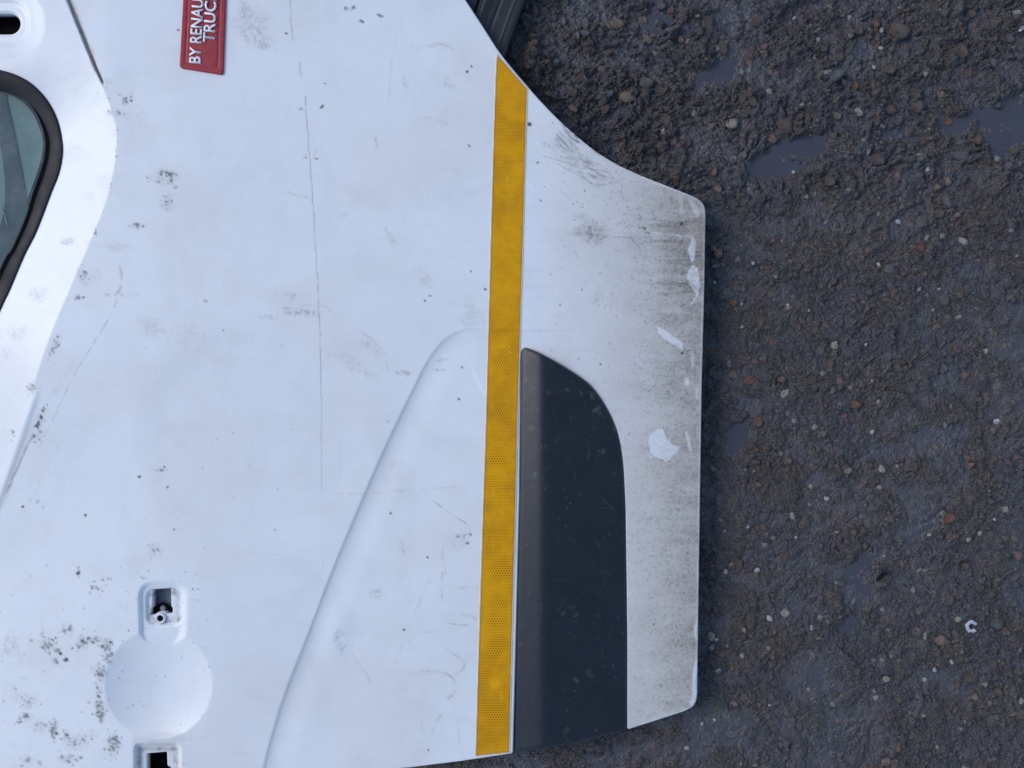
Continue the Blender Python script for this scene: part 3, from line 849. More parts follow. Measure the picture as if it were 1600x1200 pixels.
strk = 0.55 * fbm(PX / 70, PY / 9, 114, 4) + 0.75 * fbm(PX / 30, PY / 24, 212, 5, 0.6)
G += low * (0.05 + 0.04 * fbm(PX / 50, PY / 50, 118, 4))
N += low * edge * 0.10 + low * sstep(1020, 1098, PX) * 0.22 * sstep(600, 340, PY) * sstep(-0.4, 0.4, fbm(PX / 24, PY / 20, 216, 4))
G += low * edge * (0.40 + 0.26 * strk) * (0.75 + 0.35 * sstep(700, 380, PY))
G += low * sstep(1010, 1098, PX) * (0.42 + 0.42 * strk) * sstep(300, 360, PY) * (0.55 + 0.6 * sstep(520, 360, PY))
G += low * 0.16 * edge * sstep(0.1, 0.5, fbm(PX / 5, PY / 5, 122, 3))
top_streak = sstep(960, 1070, PX) * sstep(330, 350, PY) * sstep(500, 430, PY)
G += top_streak * 0.55 * sstep(-0.05, 0.45, fbm(PX / 70, PY / 6.5, 126, 4))
B += top_streak * 0.55 * sstep(0.25, 0.6, fbm(PX / 40, PY / 4, 130, 4)) * sstep(1010, 1095, PX)
B += low * 0.55 * sstep(0.48, 0.64, fbm(PX / 2.6, PY / 2.6, 134, 2)) * (0.15 + 0.85 * edge)
# upper skin: brownish haze patches
for (u, v, rx, ry, ang, am) in ((395, 42, 34, 40, 30, 0.22), (382, 20, 16, 26, 0, 0.25), (412, 72, 14, 8, 0, 0.28), (700, 130, 14, 10, 40, 0.18), (632, 130, 6, 20, -15, 0.14),
        (610, 372, 7, 22, -28, 0.22), (665, 435, 24, 14, 40, 0.12), (740, 500, 20, 40, 80, 0.12), (456, 461, 10, 7, 0, 0.34), (545, 565, 60, 14, 30, 0.14), (585, 545, 30, 12, 35, 0.16),
        (735, 490, 12, 35, 0, 0.12), (590, 925, 16, 14, 0, 0.16), (610, 727, 14, 10, -40, 0.12), (630, 855, 14, 16, -20, 0.16), (708, 842, 28, 18, 0, 0.10), (575, 1000, 40, 50, 0, 0.05),
        (235, 510, 26, 18, 20, 0.14), (290, 520, 30, 30, 0, 0.08), (60, 460, 22, 16, 0, 0.16), (25, 520, 22, 14, 0, 0.16), (12, 555, 12, 14, 0, 0.20), (105, 378, 12, 8, 0, 0.3),
        (180, 385, 40, 10, 10, 0.12), (150, 430, 12, 14, 0, 0.18), (55, 125, 5, 5, 0, 0.0), (535, 335, 12, 7, 0, 0.15), (150, 1045, 18, 10, 0, 0.30), (142, 1148, 12, 10, 0, 0.2)):
    if am: smudge(G, u, v, rx, ry, ang, am * (1.5 if u < 160 else 2.3), streak=0.3, grain=0.65, seed=int(u + v))
smudge(G, 468, 487, 36, 9, 6, 0.55, grain=0.85, seed=4); smudge(G, 415, 495, 26, 6, 8, 0.3, grain=0.8, seed=5)
smudge(G, 632, 582, 18, 6, 10, 0.6, grain=0.8, seed=6); smudge(G, 690, 562, 14, 4, -12, 0.4, grain=0.7); smudge(G, 684, 578, 16, 3, 0, 0.4, grain=0.7)
smudge(G, 930, 366, 40, 24, 38, 0.85, grain=0.5, seed=9); smudge(G, 908, 362, 24, 12, -10, 0.6, grain=0.5)
smudge(G, 880, 235, 44, 30, 40, 0.6, streak=0.7, grain=0.5, seed=3); smudge(G, 930, 275, 64, 26, 28, 0.5, streak=0.6, grain=0.6, seed=8)
smudge(B, 885, 222, 26, 14, 48, 0.5, streak=0.95, seed=12); smudge(B, 915, 262, 50, 16, 25, 0.5, streak=0.97, seed=15)
smudge(G, 935, 465, 10, 22, 10, 0.35, grain=0.7); smudge(G, 955, 475, 6, 20, 5, 0.3, grain=0.7)
for pts, wd, am in (([(878, 193), (893, 215), (905, 222)], 2.4, 0.75), ([(850, 245), (880, 252), (905, 262), (945, 268), (960, 280)], 1.2, 0.5),
        ([(870, 255), (905, 275), (930, 288), (955, 287), (975, 278)], 1.1, 0.5), ([(905, 265), (930, 255), (955, 270)], 1.0, 0.4), ([(958, 370), (985, 373), (1000, 387)], 1.5, 0.55),
        ([(1000, 380), (1035, 377), (1075, 382)], 1.4, 0.35), ([(875, 298), (893, 312)], 1.1, 0.4), ([(897, 393), (905, 405)], 1.2, 0.35), ([(980, 375), (984, 385)], 1, 0.4),
        ([(1018, 325), (1022, 338)], 1.2, 0.6), ([(972, 288), (973, 312)], 1.2, 0.5)):
    stroke(B, pts, wd, am, 0.6, int(pts[0][0]))
# long hairline scored down the skin
stroke(B, [(452, -30), (453, 5), (455, 22)], 1.1, 0.50, 0.2, 1, smooth=False); stroke(B, [(454, 26), (458, 63)], 1.1, 0.5, 0.2, 2, smooth=False)
stroke(B, [(468, 97), (469, 118)], 1.1, 0.5, 0.2, 3, smooth=False); stroke(B, [(476.5, 151), (477.5, 166)], 1.2, 0.55, 0.2, 4, smooth=False)
stroke(B, [(478, 170), (483, 235), (488, 300), (493, 385), (497, 450), (500, 520), (501.5, 600)], 1.0, 0.50, 0.15, 5, smooth=False)
stroke(B, [(501.5, 600), (502, 690), (502.5, 765)], 1.0, 0.40, 0.2, 6, smooth=False); stroke(B, [(502.5, 770), (504, 900)], 0.9, 0.10, 0.5, 7, smooth=False)
# scratches and rubbed lines
for pts, wd, am, A in (([(691, 895), (691, 915), (690, 942)], 1.8, 0.35, 'G'), ([(695, 916), (720, 918), (747, 919)], 1.2, 0.45, 'G'), ([(642, 1051), (665, 1049), (695, 1052), (712, 1068), (710, 1082), (700, 1092)], 2.2, 0.40, 'G'),
        ([(697, 1015), (712, 1024), (724, 1034), (723, 1046), (708, 1056)], 1.6, 0.40, 'G'), ([(710, 1095), (716, 1130), (718, 1155), (726, 1186)], 1.6, 0.28, 'G'), ([(690, 1112), (681, 1133), (675, 1145)], 1.8, 0.34, 'G'),
        ([(672, 905), (645, 970), (617, 1037)], 1.2, 0.22, 'G'), ([(675, 781), (700, 800), (724, 815), (734, 828), (736, 836)], 1.1, 0.45, 'B'), ([(736, 834), (724, 838), (731, 848)], 1.1, 0.4, 'B'),
        ([(730, 850), (715, 860), (693, 857), (692, 875), (696, 898)], 1.3, 0.45, 'G'), ([(505, 770), (570, 771), (637, 766), (712, 760)], 1.6, 0.22, 'N'), ([(722, 960), (735, 962), (743, 967)], 1.3, 0.4, 'G'),
        ([(700, 974), (718, 976), (735, 979)], 1.2, 0.4, 'B'), ([(645, 990), (668, 988), (688, 985)], 1.3, 0.3, 'G'), ([(620, 52), (612, 100), (607, 168)], 1.1, 0.26, 'G'), ([(640, 105), (646, 70), (650, 98), (648, 165)], 1.1, 0.18, 'G'),
        ([(652, 76), (665, 72), (680, 73)], 1.1, 0.35, 'G'), ([(676, 70), (690, 69), (708, 77)], 2.6, 0.36, 'N'), ([(663, 183), (682, 188), (700, 194)], 1.5, 0.42, 'G'), ([(587, 215), (589, 232)], 1.5, 0.4, 'G'),
        ([(183, 466), (176, 485), (160, 515), (130, 562), (108, 602)], 1.0, 0.42, 'B'), ([(108, 602), (85, 650), (60, 700)], 1.0, 0.3, 'B'), ([(95, 690), (70, 735), (40, 800)], 3, 0.12, 'G'),
        ([(187, 417), (190, 432), (189, 445), (184, 458)], 3.2, 0.42, 'N'), ([(163, 460), (178, 461)], 3.2, 0.32, 'N'), ([(190, 461), (220, 460)], 3.0, 0.25, 'N'), ([(120, 560), (100, 590), (80, 625)], 8, 0.10, 'G'),
        ([(500, 477), (508, 478), (524, 492)], 1.3, 0.3, 'G'), ([(470, 478), (485, 477), (498, 478)], 1.2, 0.35, 'G'), ([(432, 300), (455, 304), (481, 309)], 1.6, 0.28, 'G'), ([(583, 562), (600, 563), (607, 578)], 1.1, 0.35, 'G'),
        ([(560, 515), (585, 535), (600, 552)], 4, 0.16, 'G'), ([(533, 688), (531, 745)], 1.1, 0.25, 'G'), ([(660, 925), (640, 980)], 1.0, 0.2, 'G'), ([(455, 970), (475, 976)], 1.1, 0.3, 'G'), ([(659, 1125), (657, 1165)], 1.2, 0.2, 'G'),
        ([(668, 315), (666, 280)], 1.2, 0.15, 'G'), ([(280, 938), (300, 938), (317, 937)], 1.0, 0.3, 'G'), ([(292, 405), (293, 470)], 1.5, 0.10, 'G'), ([(320, 520), (312, 545), (303, 560)], 1.8, 0.18, 'G'), ([(378, 150), (390, 175)], 1.0, 0.2, 'G')):
    stroke({'G': G, 'B': B, 'N': N}[A], pts, wd * 1.15, am * 1.5, 0.8, int(pts[0][0] + pts[0][1]), gap=0.4)
    if A == 'G': stroke(G, pts, wd * 3.5, am * 0.35, 0.9, int(pts[0][0]), gap=0.4)
for i in range(12):                                             # scuff fan near the diagonal crease
    a0 = random.uniform(0, 1); u, v = 512 + 20 * a0 + random.uniform(-5, 5), 980 + 40 * a0 + random.uniform(-6, 6)
    stroke(B, [(u, v), (u + random.uniform(5, 12), v - random.uniform(6, 12))], 1.0, random.uniform(0.2, 0.6), 0.6, i, smooth=False)
for i in range(9):
    a0 = i / 9; u, v = 548 + 30 * a0, 1015 + 50 * a0
    stroke(G, [(u, v), (u + random.uniform(2, 8), v + random.uniform(4, 12))], 1.3, random.uniform(0.2, 0.5), 0.6, i, smooth=False)
# chipped paint specks
def specks(n, u0, v0, u1, v1, rmin, rmax, amin, amax, A=None):
    for _ in range(n):
        r = rmin + (rmax - rmin) * random.random() ** 3
        splat(B if A is None else A, random.uniform(u0, u1), random.uniform(v0, v1), r, random.uniform(amin, amax), random.uniform(0.3, 1.0), random.uniform(-0.9, 0.9), 0.9)
specks(420, 0, 0, 770, 1200, 0.6, 1.4, 0.15, 0.6)
specks(160, 0, 0, 770, 1200, 0.8, 2.4, 0.10, 0.4, G)
specks(120, 170, 500, 500, 900, 0.8, 2.0, 0.3, 0.8)
specks(230, 0, 880, 330, 1200, 0.8, 2.4, 0.35, 0.9)
specks(380, 820, 180, 1096, 1130, 0.7, 1.9, 0.3, 0.9)
specks(40, 820, 340, 1000, 560, 0.8, 2.4, 0.4, 0.9)
def cluster(u, v, ru, rv, n, rmax, ang=0.0, amt=0.85):
    for _ in range(int(n * 1.5)):
        a_, b_ = random.gauss(0, 0.5), random.gauss(0, 0.5)
        c, s = math.cos(ang), math.sin(ang)
        x = u + a_ * ru * c - b_ * rv * s; y = v + a_ * ru * s + b_ * rv * c
        r = 0.7 + (rmax * 0.95 - 0.7) * random.random() ** 2
        splat(B, x, y, r, random.uniform(0.35, 1) * amt, random.uniform(0.35, 0.9), random.gauss(0.2, 0.6), 0.6)
        if random.random() < 0.35: splat(G, x - 1, y - 1, r * 1.8, random.uniform(0.15, 0.4), random.uniform(0.5, 1), random.uniform(-1, 1), 0.9)
for c_ in ((72, 1005, 16, 14, 26, 4.5, .5), (133, 1002, 10, 18, 26, 4.5, 1), (152, 1002, 18, 8, 16, 4, 0), (168, 1018, 8, 22, 30, 4.5, 0), (158, 1048, 10, 10, 16, 6, 0), (155, 1072, 5, 22, 10, 3, 0), (157, 1108, 10, 18, 26, 5, 0),
           (178, 1165, 12, 20, 34, 5, 0), (38, 1120, 14, 6, 12, 5.5, 0), (83, 1140, 8, 16, 22, 5, 0), (102, 1148, 6, 10, 10, 5, 0), (62, 1135, 10, 10, 12, 3, 0), (120, 1160, 20, 10, 14, 3, 0), (93, 1020, 6, 14, 6, 6, 0),
           (105, 983, 14, 10, 10, 4, .4), (40, 1095, 22, 10, 14, 3, .4), (15, 1010, 16, 16, 10, 3, 0), (150, 915, 20, 10, 8, 4, 0), (222, 905, 6, 4, 4, 5, 0), (172, 905, 8, 6, 4, 4.5, 0), (110, 1185, 22, 8, 10, 4, 0), (48, 1188, 20, 6, 8, 4, 0),
           (122, 890, 5, 9, 6, 5, 0), (256, 278, 22, 14, 20, 4, 0), (196, 155, 14, 12, 16, 3, 0), (185, 178, 22, 10, 14, 2.5, 0), (262, 315, 12, 14, 10, 2.5, 0), (215, 353, 16, 4, 10, 3.5, 0), (150, 365, 4, 6, 5, 3, 0), (122, 465, 10, 4, 8, 4, 0),
           (85, 540, 6, 18, 22, 3, .4), (132, 432, 8, 12, 12, 2.5, 0), (50, 605, 8, 8, 16, 2.5, 0), (60, 670, 10, 20, 20, 2.5, 0), (20, 680, 4, 8, 6, 3, 0), (248, 735, 14, 3, 8, 3, 0), (243, 862, 10, 12, 10, 3.5, 0), (58, 785, 14, 8, 8, 3, 0),
           (325, 470, 5, 4, 4, 4, 0), (470, 170, 2, 2, 3, 4.5, 0), (545, 15, 8, 6, 6, 4, 0), (593, 25, 6, 4, 6, 3.5, 0), (448, 52, 3, 3, 3, 4.5, 0), (565, 35, 3, 3, 2, 4, 0), (478, 245, 6, 3, 3, 4.5, 0), (495, 243, 6, 8, 4, 4, 0), (715, 838, 2, 2, 2, 3, 0),
           (1095, 545, 4, 6, 5, 3.5, 0), (940, 320, 60, 30, 30, 2, 0), (1010, 350, 50, 20, 40, 2.5, 0), (1040, 450, 50, 60, 60, 2, 0), (1040, 600, 50, 60, 50, 2, 0)):
    u, v, ru, rv, n, rm, an = c_
    cluster(u, v, ru, rv, n, rm, an)
    if u < 320 and n > 8: smudge(G, u, v, ru * 1.1 + 3, rv * 1.1 + 3, math.degrees(an), 0.28, grain=0.6, seed=int(u))
for u, v, r in ((218, 745, 3.4), (134, 805, 3.0), (122, 896, 4.2), (262, 761, 2.2), (272, 827, 2.0), (257, 730, 2.0), (36, 792, 2.6), (103, 1031, 4.5), (94, 1021, 3.4), (610, 802, 2.6), (430, 828, 2.0), (607, 659, 2.0),
                (664, 470, 2.2), (672, 462, 2.0), (736, 424, 2), (737, 104, 2.2), (730, 112, 2.4), (503, 167, 4.0), (447, 52, 3.2), (508, 130, 2.2), (567, 34, 2.4), (733, 228, 2.2), (669, 1172, 1.8), (631, 984, 2.2), (668, 871, 2), (717, 624, 2.4),
                (735, 835, 2.2), (730, 849, 3.0), (758, 452, 2.4), (278, 47, 2.4), (722, 574, 2.0), (840, 254, 2), (845, 313, 2.4), (827, 194, 4.0), (1066, 552, 3.2), (938, 569, 2.0), (1065, 350, 3.0), (1007, 357, 2.6), (938, 427, 2)):
    splat(B, u, v, r, 0.95, random.uniform(0.5, 0.95), random.uniform(-1, 1), 0.6)
# rust and black chips where the crease has lifted, dirt in the drain slit, around pockets
for t in np.linspace(0, 1, 26):
    u, v = 72 - 24 * t, 632 + 60 * t
    if random.random() < 0.6: splat(B, u + random.uniform(-2, 2), v, random.uniform(1.2, 3.6), 0.95, 0.7, 0.9, 0.6)
stroke(G, [(52, 678), (38, 706), (24, 738), (10, 770)], 3.4, 0.75, 0.4, 3); stroke(G, [(70, 640), (40, 690), (12, 760), (-4, 800)], 9, 0.16, 0.2, 4)
stroke(N, [(60, 640), (36, 695), (8, 765)], 6, 0.10, 0.3, 9)
for t in np.linspace(0, 1, 60):
    k = int(t * (len(crease) - 1) * 0.72); u, v = crease[k]
    if v > 150 and random.random() < 0.6: splat(B, u + random.uniform(-4, 3), v + random.uniform(-4, 4), random.uniform(0.8, 2.2), random.uniform(0.3, 0.9), 0.7, random.uniform(-1, 1), 0.9)
stroke(G, [(105, -10), (122, 35), (139, 78), (152, 110), (165, 136)], 7.0, 0.30, 0.5, 5); stroke(B, [(103, -10), (119, 35), (136, 79), (148, 110)], 2.6, 0.62, 0.5, 6); stroke(N, [(109, -10), (126, 35), (143, 79), (160, 128)], 3.2, 0.75, 0.4, 8)
smudge(G, 166, 128, 10, 8, 0, 0.35, grain=0.5)
rim = sstep(7, 1, np.abs(sd_poly(px.astype(float), py.astype(float), round_rect(230, 920, 284, 976, 14), 30) - 5))
G = np.maximum(G, rim * (0.10 + 0.55 * sstep(0.0, 0.5, fbm(PX / 7, PY / 9, 140, 3)))); B = np.maximum(B, rim * 0.45 * sstep(0.25, 0.5, fbm(PX / 5, PY / 6, 144, 3)))
rim2 = sstep(6, 1, np.abs(sd_poly(px.astype(float), py.astype(float), round_rect(216, 1169, 276, 1300, 5), 30) - 1))
G = np.maximum(G, rim2 * (0.28 + 0.5 * sstep(-0.1, 0.4, fbm(PX / 8, PY / 8, 148, 3)))); N = np.maximum(N, rim2 * 0.12)
smudge(G, 252, 1155, 44, 14, -5, 0.24, grain=0.3, seed=2); smudge(G, 215, 1160, 12, 12, 0, 0.2)
# mud line where the sill meets the arch edge
Fo = sd_poly(px.astype(float), py.astype(float), OUT, 30)
archm = sstep(6, 1, Fo) * sstep(860, 880, PX) * sstep(960, 920, PX) * sstep(300, 270, PY)
B = np.maximum(B, archm * 0.7 * sstep(-0.1, 0.3, fbm(PX / 9, PY / 9, 152, 3)))
# fresh scrapes: the film is rubbed away to bare white paint
CL = np.zeros_like(G)
def flake(pts, amt=1.0):
    w = win(min(p[0] for p in pts) - 6, min(p[1] for p in pts) - 6, max(p[0] for p in pts) + 6, max(p[1] for p in pts) + 6)
    xs, ys = PX[w][0].astype(float), PY[w][:, 0].astype(float)
    d = sd_poly(xs, ys, np.array(pts, float), 20) + 1.6 * fbm(PX[w] / 4, PY[w] / 4, 200, 2)
    CL[w] = np.maximum(CL[w], amt * sstep(-0.8, 0.8, d) * (0.72 + 0.28 * sstep(-0.3, 0.2, fbm(PX[w] / 12 + PY[w] / 5, PY[w] / 3 - PX[w] / 9, 204, 3))))
flake([(1083, 367), (1087, 380), (1086, 398), (1083, 412), (1078, 406), (1075, 392), (1079, 376)])
flake([(1082, 415), (1090, 418), (1092, 432), (1095, 447), (1088, 460), (1077, 444), (1072, 432), (1076, 420)], 0.9)
flake([(1092, 450), (1093, 456), (1086, 470), (1078, 478), (1084, 466)], 0.9)
flake([(1013, 690), (1017, 677), (1027, 670), (1037, 669), (1040, 682), (1050, 694), (1062, 698), (1056, 708), (1042, 721), (1030, 717), (1015, 714)], 0.95)
flake([(1024, 508), (1034, 512), (1050, 524), (1066, 535), (1069, 546), (1060, 543), (1043, 533), (1030, 523)])
stroke(CL, [(1073, 676), (1076, 690), (1078, 702)], 4, 0.9, 0.3, 5); smudge(CL, 1073, 597, 5, 8, 0, 0.8); stroke(CL, [(1082, 555), (1083, 572)], 5, 0.7, 0.7, 6); stroke(CL, [(1088, 608), (1089, 622)], 4, 0.8, 0.6, 7)
stroke(CL, [(1062, 305), (1064, 330)], 5, 0.6, 0.7, 8); stroke(CL, [(1080, 312), (1090, 335)], 6, 0.8, 0.6, 9); stroke(CL, [(1090, 965), (1086, 985), (1090, 1000)], 4, 0.95, 0.2, 10)
stroke(CL, [(1090, 1030), (1084, 1065), (1085, 1085), (1080, 1100)], 5.5, 0.95, 0.2, 11); stroke(CL, [(1020, 363), (1050, 367), (1080, 370)], 2.0, 0.7, 0.6, 12); stroke(CL, [(818, 505), (828, 525), (840, 540)], 6, 0.8, 0.4, 13)
CL = np.maximum(CL, sstep(5.5, 2.0, Fo) * (PX > 1000) * 0.55)
G *= (1 - CL); B *= (1 - CL * 0.9); DU *= (1 - 0.85 * CL)
stroke(B, [(1012, 698), (1018, 712), (1035, 720)], 1.3, 0.5, 0.5, 3); stroke(B, [(1037, 668), (1042, 682)], 1.5, 0.6, 0.5, 3); stroke(G, [(1030, 700), (1050, 692)], 1.2, 0.4, 0.5, 3); stroke(B, [(1075, 438), (1088, 452)], 2.4, 0.5, 0.4, 3)

def dirt_at(u, v):
    out = np.zeros((len(u), 3), np.float32)
    x = np.clip(u - OX, 0, RW - 2); y = np.clip(v - OY, 0, RH - 2)
    i = x.astype(int); j = y.astype(int); fx = x - i; fy = y - j
    for k, A in enumerate((G, B, N)):
        out[:, k] = (A[j, i] * (1 - fx) + A[j, i + 1] * fx) * (1 - fy) + (A[j + 1, i] * (1 - fx) + A[j + 1, i + 1] * fx) * fy
    return np.clip(out, 0, 1)

def dust_at(u, v):
    i = np.clip(u - OX, 0, RW - 1).astype(int); j = np.clip(v - OY, 0, RH - 1).astype(int)
    return np.repeat(DU[j, i][:, None], 3, 1)

skin = sheet('door_skin', us, vs, F_panel, zbody, R, [(1.3, -0.0006), (2.0, -0.0018), (2.2, -0.004), (2.0, -0.013), (-8, -0.0135)], door, M_PAINT, {'dirt': dirt_at, 'dust': dust_at})

# ---- steel frame under the skin: carries the door on the ground
us2 = np.arange(-640, 1130, 10.0); vs2 = np.arange(-360, 1240, 10.0)
F_in = np.minimum.reduce([sd_poly(us2, vs2, OUT, 60) - 34, -sd_poly(us2, vs2, seal_out, 60) - 14,
                          -sd_poly(us2, vs2, round_rect(200, 900, 300, 1240, 6), 60), -sd_poly(us2, vs2, slot, 60) - 8])
frame_z = lambda u, v: np.maximum(zbody(u, v) - 0.026, 0.006)
inner = sheet('inner_frame', us2, vs2, F_in, frame_z, lambda u, v: 0 * u, [(1, -0.002)], door, M_INNER, smooth=False)
# its turned-down flanges reach the ground
mv = inner.data
import bmesh
bm = bmesh.new(); bm.from_mesh(mv)
edges = [e for e in bm.edges if e.is_boundary]
r_ = bmesh.ops.extrude_edge_only(bm, edges=edges)
for g_ in r_['geom']:
    if isinstance(g_, bmesh.types.BMVert): g_.co.z = 0.0005
bm.to_mesh(mv); bm.free()

# ---- lower charcoal trim
ust = np.arange(790, 990, 1.7); vst = np.arange(536, 1186, 2.2)
Ft = np.minimum(sd_poly(ust, vst, trim_pts) , 99)
rx_ = lambda v: 847.0 + 0 * v
def trim_relief(u, v):
    rdg = rx_(v)
    s = (u - rdg) / 3.4
    return 0.0135 - 0.0135 * 3.4 / 36 * np.logaddexp(0, -s) - 0.0120 * 3.4 / 132 * np.logaddexp(0, s) + 0.0003 * fbm(u / 60, v / 60, 160, 2)
Ft_in = Ft - 1.0
def trim_h(u, v):
    h = trim_relief(u, v)
    e = bilin(ust, vst, Ft_in, u, v)
    return h - 0.0014 * sstep(6, 0, e) ** 2
TB = np.zeros((RH, RW), np.float32); TG = np.zeros_like(TB)
def trim_dirt(u, v):
    out = np.zeros((len(u), 3), np.float32)
    i = np.clip(u - OX, 0, RW - 1).astype(int); j = np.clip(v - OY, 0, RH - 1).astype(int)
    out[:, 0] = TG[j, i]; out[:, 1] = TB[j, i]
    return out
for _ in range(170): splat(TG, random.uniform(812, 980), random.uniform(550, 1160), random.uniform(0.9, 1.9), random.uniform(0.1, 0.45), random.uniform(0.3, 0.9), random.uniform(-1.5, 1.5), 0.9)
for u, v in ((886, 608), (907, 612), (925, 618), (937, 645), (932, 640), (855, 613), (960, 670), (880, 958), (900, 960), (918, 1048), (922, 1055), (885, 1140), (900, 1062), (942, 705), (822, 593), (830, 668), (836, 742)):
    smudge(TG, u, v, random.uniform(4, 9), random.uniform(2, 5), random.uniform(-60, 60), 0.28, streak=0.6, seed=int(u))
for i in range(60):
    u, v = random.uniform(850, 975), random.uniform(600, 1150); a_ = random.uniform(-1.6, 1.6); L = random.uniform(6, 26)
    stroke(TG, [(u, v), (u + L * math.cos(a_), v + L * math.sin(a_))], 1.2, random.uniform(0.05, 0.16), 0.6, i, smooth=False)
splat(TB, 963, 1112, 4, 0.9, 0.5, 0.8); stroke(TB, [(926, 956), (948, 956)], 1.5, 0.6)
trim = sheet('lower_trim', ust, vst, Ft_in, zbody, trim_h, [(0.6, -0.0008), (0.8, -0.012)], door, M_TRIM, {'dirt': trim_dirt})

# ---- reflective stripe
tape_poly = np.array([(775.5, 82), (800, 110), (825, 138.5), (823, 200), (819, 350), (814.5, 500), (810, 650), (806.5, 800), (803.5, 900), (800.5, 1020), (797, 1177), (770, 1179.6), (742, 1182.5),
                      (745.5, 1060), (750.3, 900), (754.5, 770), (758.5, 650), (762.5, 500), (766.5, 350), (770.5, 205), (773.5, 120)])
ut = np.arange(736, 832, 1.3); vt = np.arange(76, 1190, 1.6)
Ftp = sd_poly(ut, vt, tape_poly)
tm = np.zeros((RH, RW), np.float32); td = np.zeros_like(tm)
splat(tm, 793, 279, 5, 0.6, 0.7, 1.57); splat(tm, 782, 800, 5, 0.35, 0.8, 1.57)
for (u, v) in ((786, 541), (773, 1068)):
    for k in range(16):
        a0, a1 = 2 * math.pi * k / 16, 2 * math.pi * (k + 1) / 16
        stroke(tm, [(u + 7 * math.cos(a0), v + 7 * math.sin(a0)), (u + 7 * math.cos(a1), v + 7 * math.sin(a1))], 1.2, 0.5, 0.5, k, smooth=False)
    for p_ in (((-3, 3), (3, 3)), ((-3, 3), (-3, -3)), ((0, 3), (0, -2)), ((3, 3), (3, -3))):
        stroke(tm, [(u + p_[0][0], v + p_[0][1]), (u + p_[1][0], v + p_[1][1])], 1.3, 0.8, 0.2, 1, smooth=False)
    for k in range(6): stroke(tm, [(u + 8, v + 12 + 3.4 * k - 20 * (v < 600)), (u + 12, v + 12 + 3.4 * k - 20 * (v < 600))], 1.2, 0.7, 0.2, k, smooth=False)
for _ in range(46): splat(td, random.uniform(745, 822), random.uniform(100, 1178), random.uniform(0.8, 1.8), random.uniform(0.25, 0.8), random.uniform(0.4, 1), random.uniform(-1, 1), 0.9)
td = np.maximum(td, 0.22 * sstep(0.1, 0.6, fbm(PX / 22, PY / 40, 170, 4)))
def tape_dirt(u, v):
    out = np.zeros((len(u), 3), np.float32)
    i = np.clip(np.round(u - OX), 0, RW - 1).astype(int); j = np.clip(np.round(v - OY), 0, RH - 1).astype(int)
    e = bilin(ut, vt, Ftp, u, v)
    out[:, 0] = np.maximum(td[j, i] * 0.6, 0.55 * sstep(1.6, 2.2, e) * sstep(4.0, 2.6, e)); out[:, 1] = tm[j, i]
    out[:, 2] = 0.85 * sstep(1.9, 0.9, e)
    return out
sk_rel = lambda u, v: bilin(us, vs, R, u, v) + 0.0006
tape = sheet('reflective_stripe', ut, vt, Ftp, zbody, sk_rel, [(0.2, -0.0009)], door, M_TAPE, {'dirt': tape_dirt})
tape['label'] = 'amber honeycomb reflective stripe'

# ---- rubber seal, window pane and what shows through it
usw = axis(-560, -24, 130, 140, 2.0, 12); vsw = axis(40, 90, 520, 1110, 2.0, 12)
Fso = sd_poly(usw, vsw, seal_out, 60); Fsi = sd_poly(usw, vsw, seal_in, 60)
rim_z = bilin(us, vs, R, np.clip(usw[None, :].repeat(len(vsw), 0).ravel(), us[0], us[-1]), np.clip(vsw[:, None].repeat(len(usw), 1).ravel(), vs[0], vs[-1])).reshape(Fso.shape)
w_ = np.clip(Fso / (Fso - Fsi + 1e-6), 0, 1)
rub = np.clip(rim_z, -0.026, 0) + 0.0042 * np.sin(np.pi * np.clip(w_, 0, 1)) ** 0.7 - 0.006 * w_ + 0.0015
seal = sheet('window_seal', usw, vsw, np.minimum(Fso - 0.3, -Fsi - 0.3), zbody, rub, [(0.4, -0.001), (0.4, -0.010)], door, M_RUBBER)
usg = axis(-560, -24, 100, 110, 4.0, 16); vsg = axis(70, 110, 450, 1090, 4.0, 16)
Fg = sd_poly(usg, vsg, seal_in, 60) + 5
pane = sheet('window_pane', usg, vsg, Fg, lambda u, v: np.maximum(zbody(u, v) - 0.018, 0.028), lambda u, v: 0 * u, [], door, M_GLASS)
pane['label'] = 'teal tinted window glass'
lin = sheet('inner_lining', usg, vsg, sd_poly(usg, vsg, seal_in, 60) + 34, lambda u, v: 0.022 + 0 * u, lambda u, v: 0 * u, [(0.5, -0.020)], door, M_PALE)
rail_pts = catmull([(-14, 120), (6, 135), (10, 158), (20, 200), (30, 250), (37, 290), (44, 345), (40, 420), (10, 480), (-40, 560), (-70, 545), (-30, 440), (2, 345), (8, 300), (5, 255), (-2, 215), (-10, 180), (-22, 150)], 4)
usr = np.arange(-90, 60, 3.0); vsr = np.arange(110, 570, 4.0)
rail = sheet('window_guide_rail', usr, vsr, sd_poly(usr, vsr, rail_pts), lambda u, v: 0.0255 + 0 * u, lambda u, v: 0 * u, [(0.5, -0.001), (0.5, -0.012)], door, M_SLATE)
# bead of sealant dried on the pane
bp = [(-6, 322), (2, 326), (7, 334), (9, 344), (11, 352)]
verts = []; faces = []
zz = 0.053 - 0.018 + 0.0012
for i, (u, v) in enumerate(bp):
    x, y = P(u, v, zz)
    for k in range(6):
        a_ = math.pi * k / 5; rr = 0.0012 * (0.7 + 0.3 * math.sin(i * 2.1))
        verts.append((x + rr * math.cos(a_) - DOOR_O[0], y + 0.3 * rr * math.cos(a_) - DOOR_O[1], zz - 0.0012 + rr * math.sin(a_)))
    if i:
        for k in range(5):
            b0 = (i - 1) * 6 + k; faces.append((b0, b0 + 1, b0 + 7, b0 + 6))
bead = mesh_obj('sealant_bead', verts, faces, M_BRACKET, pane, True)

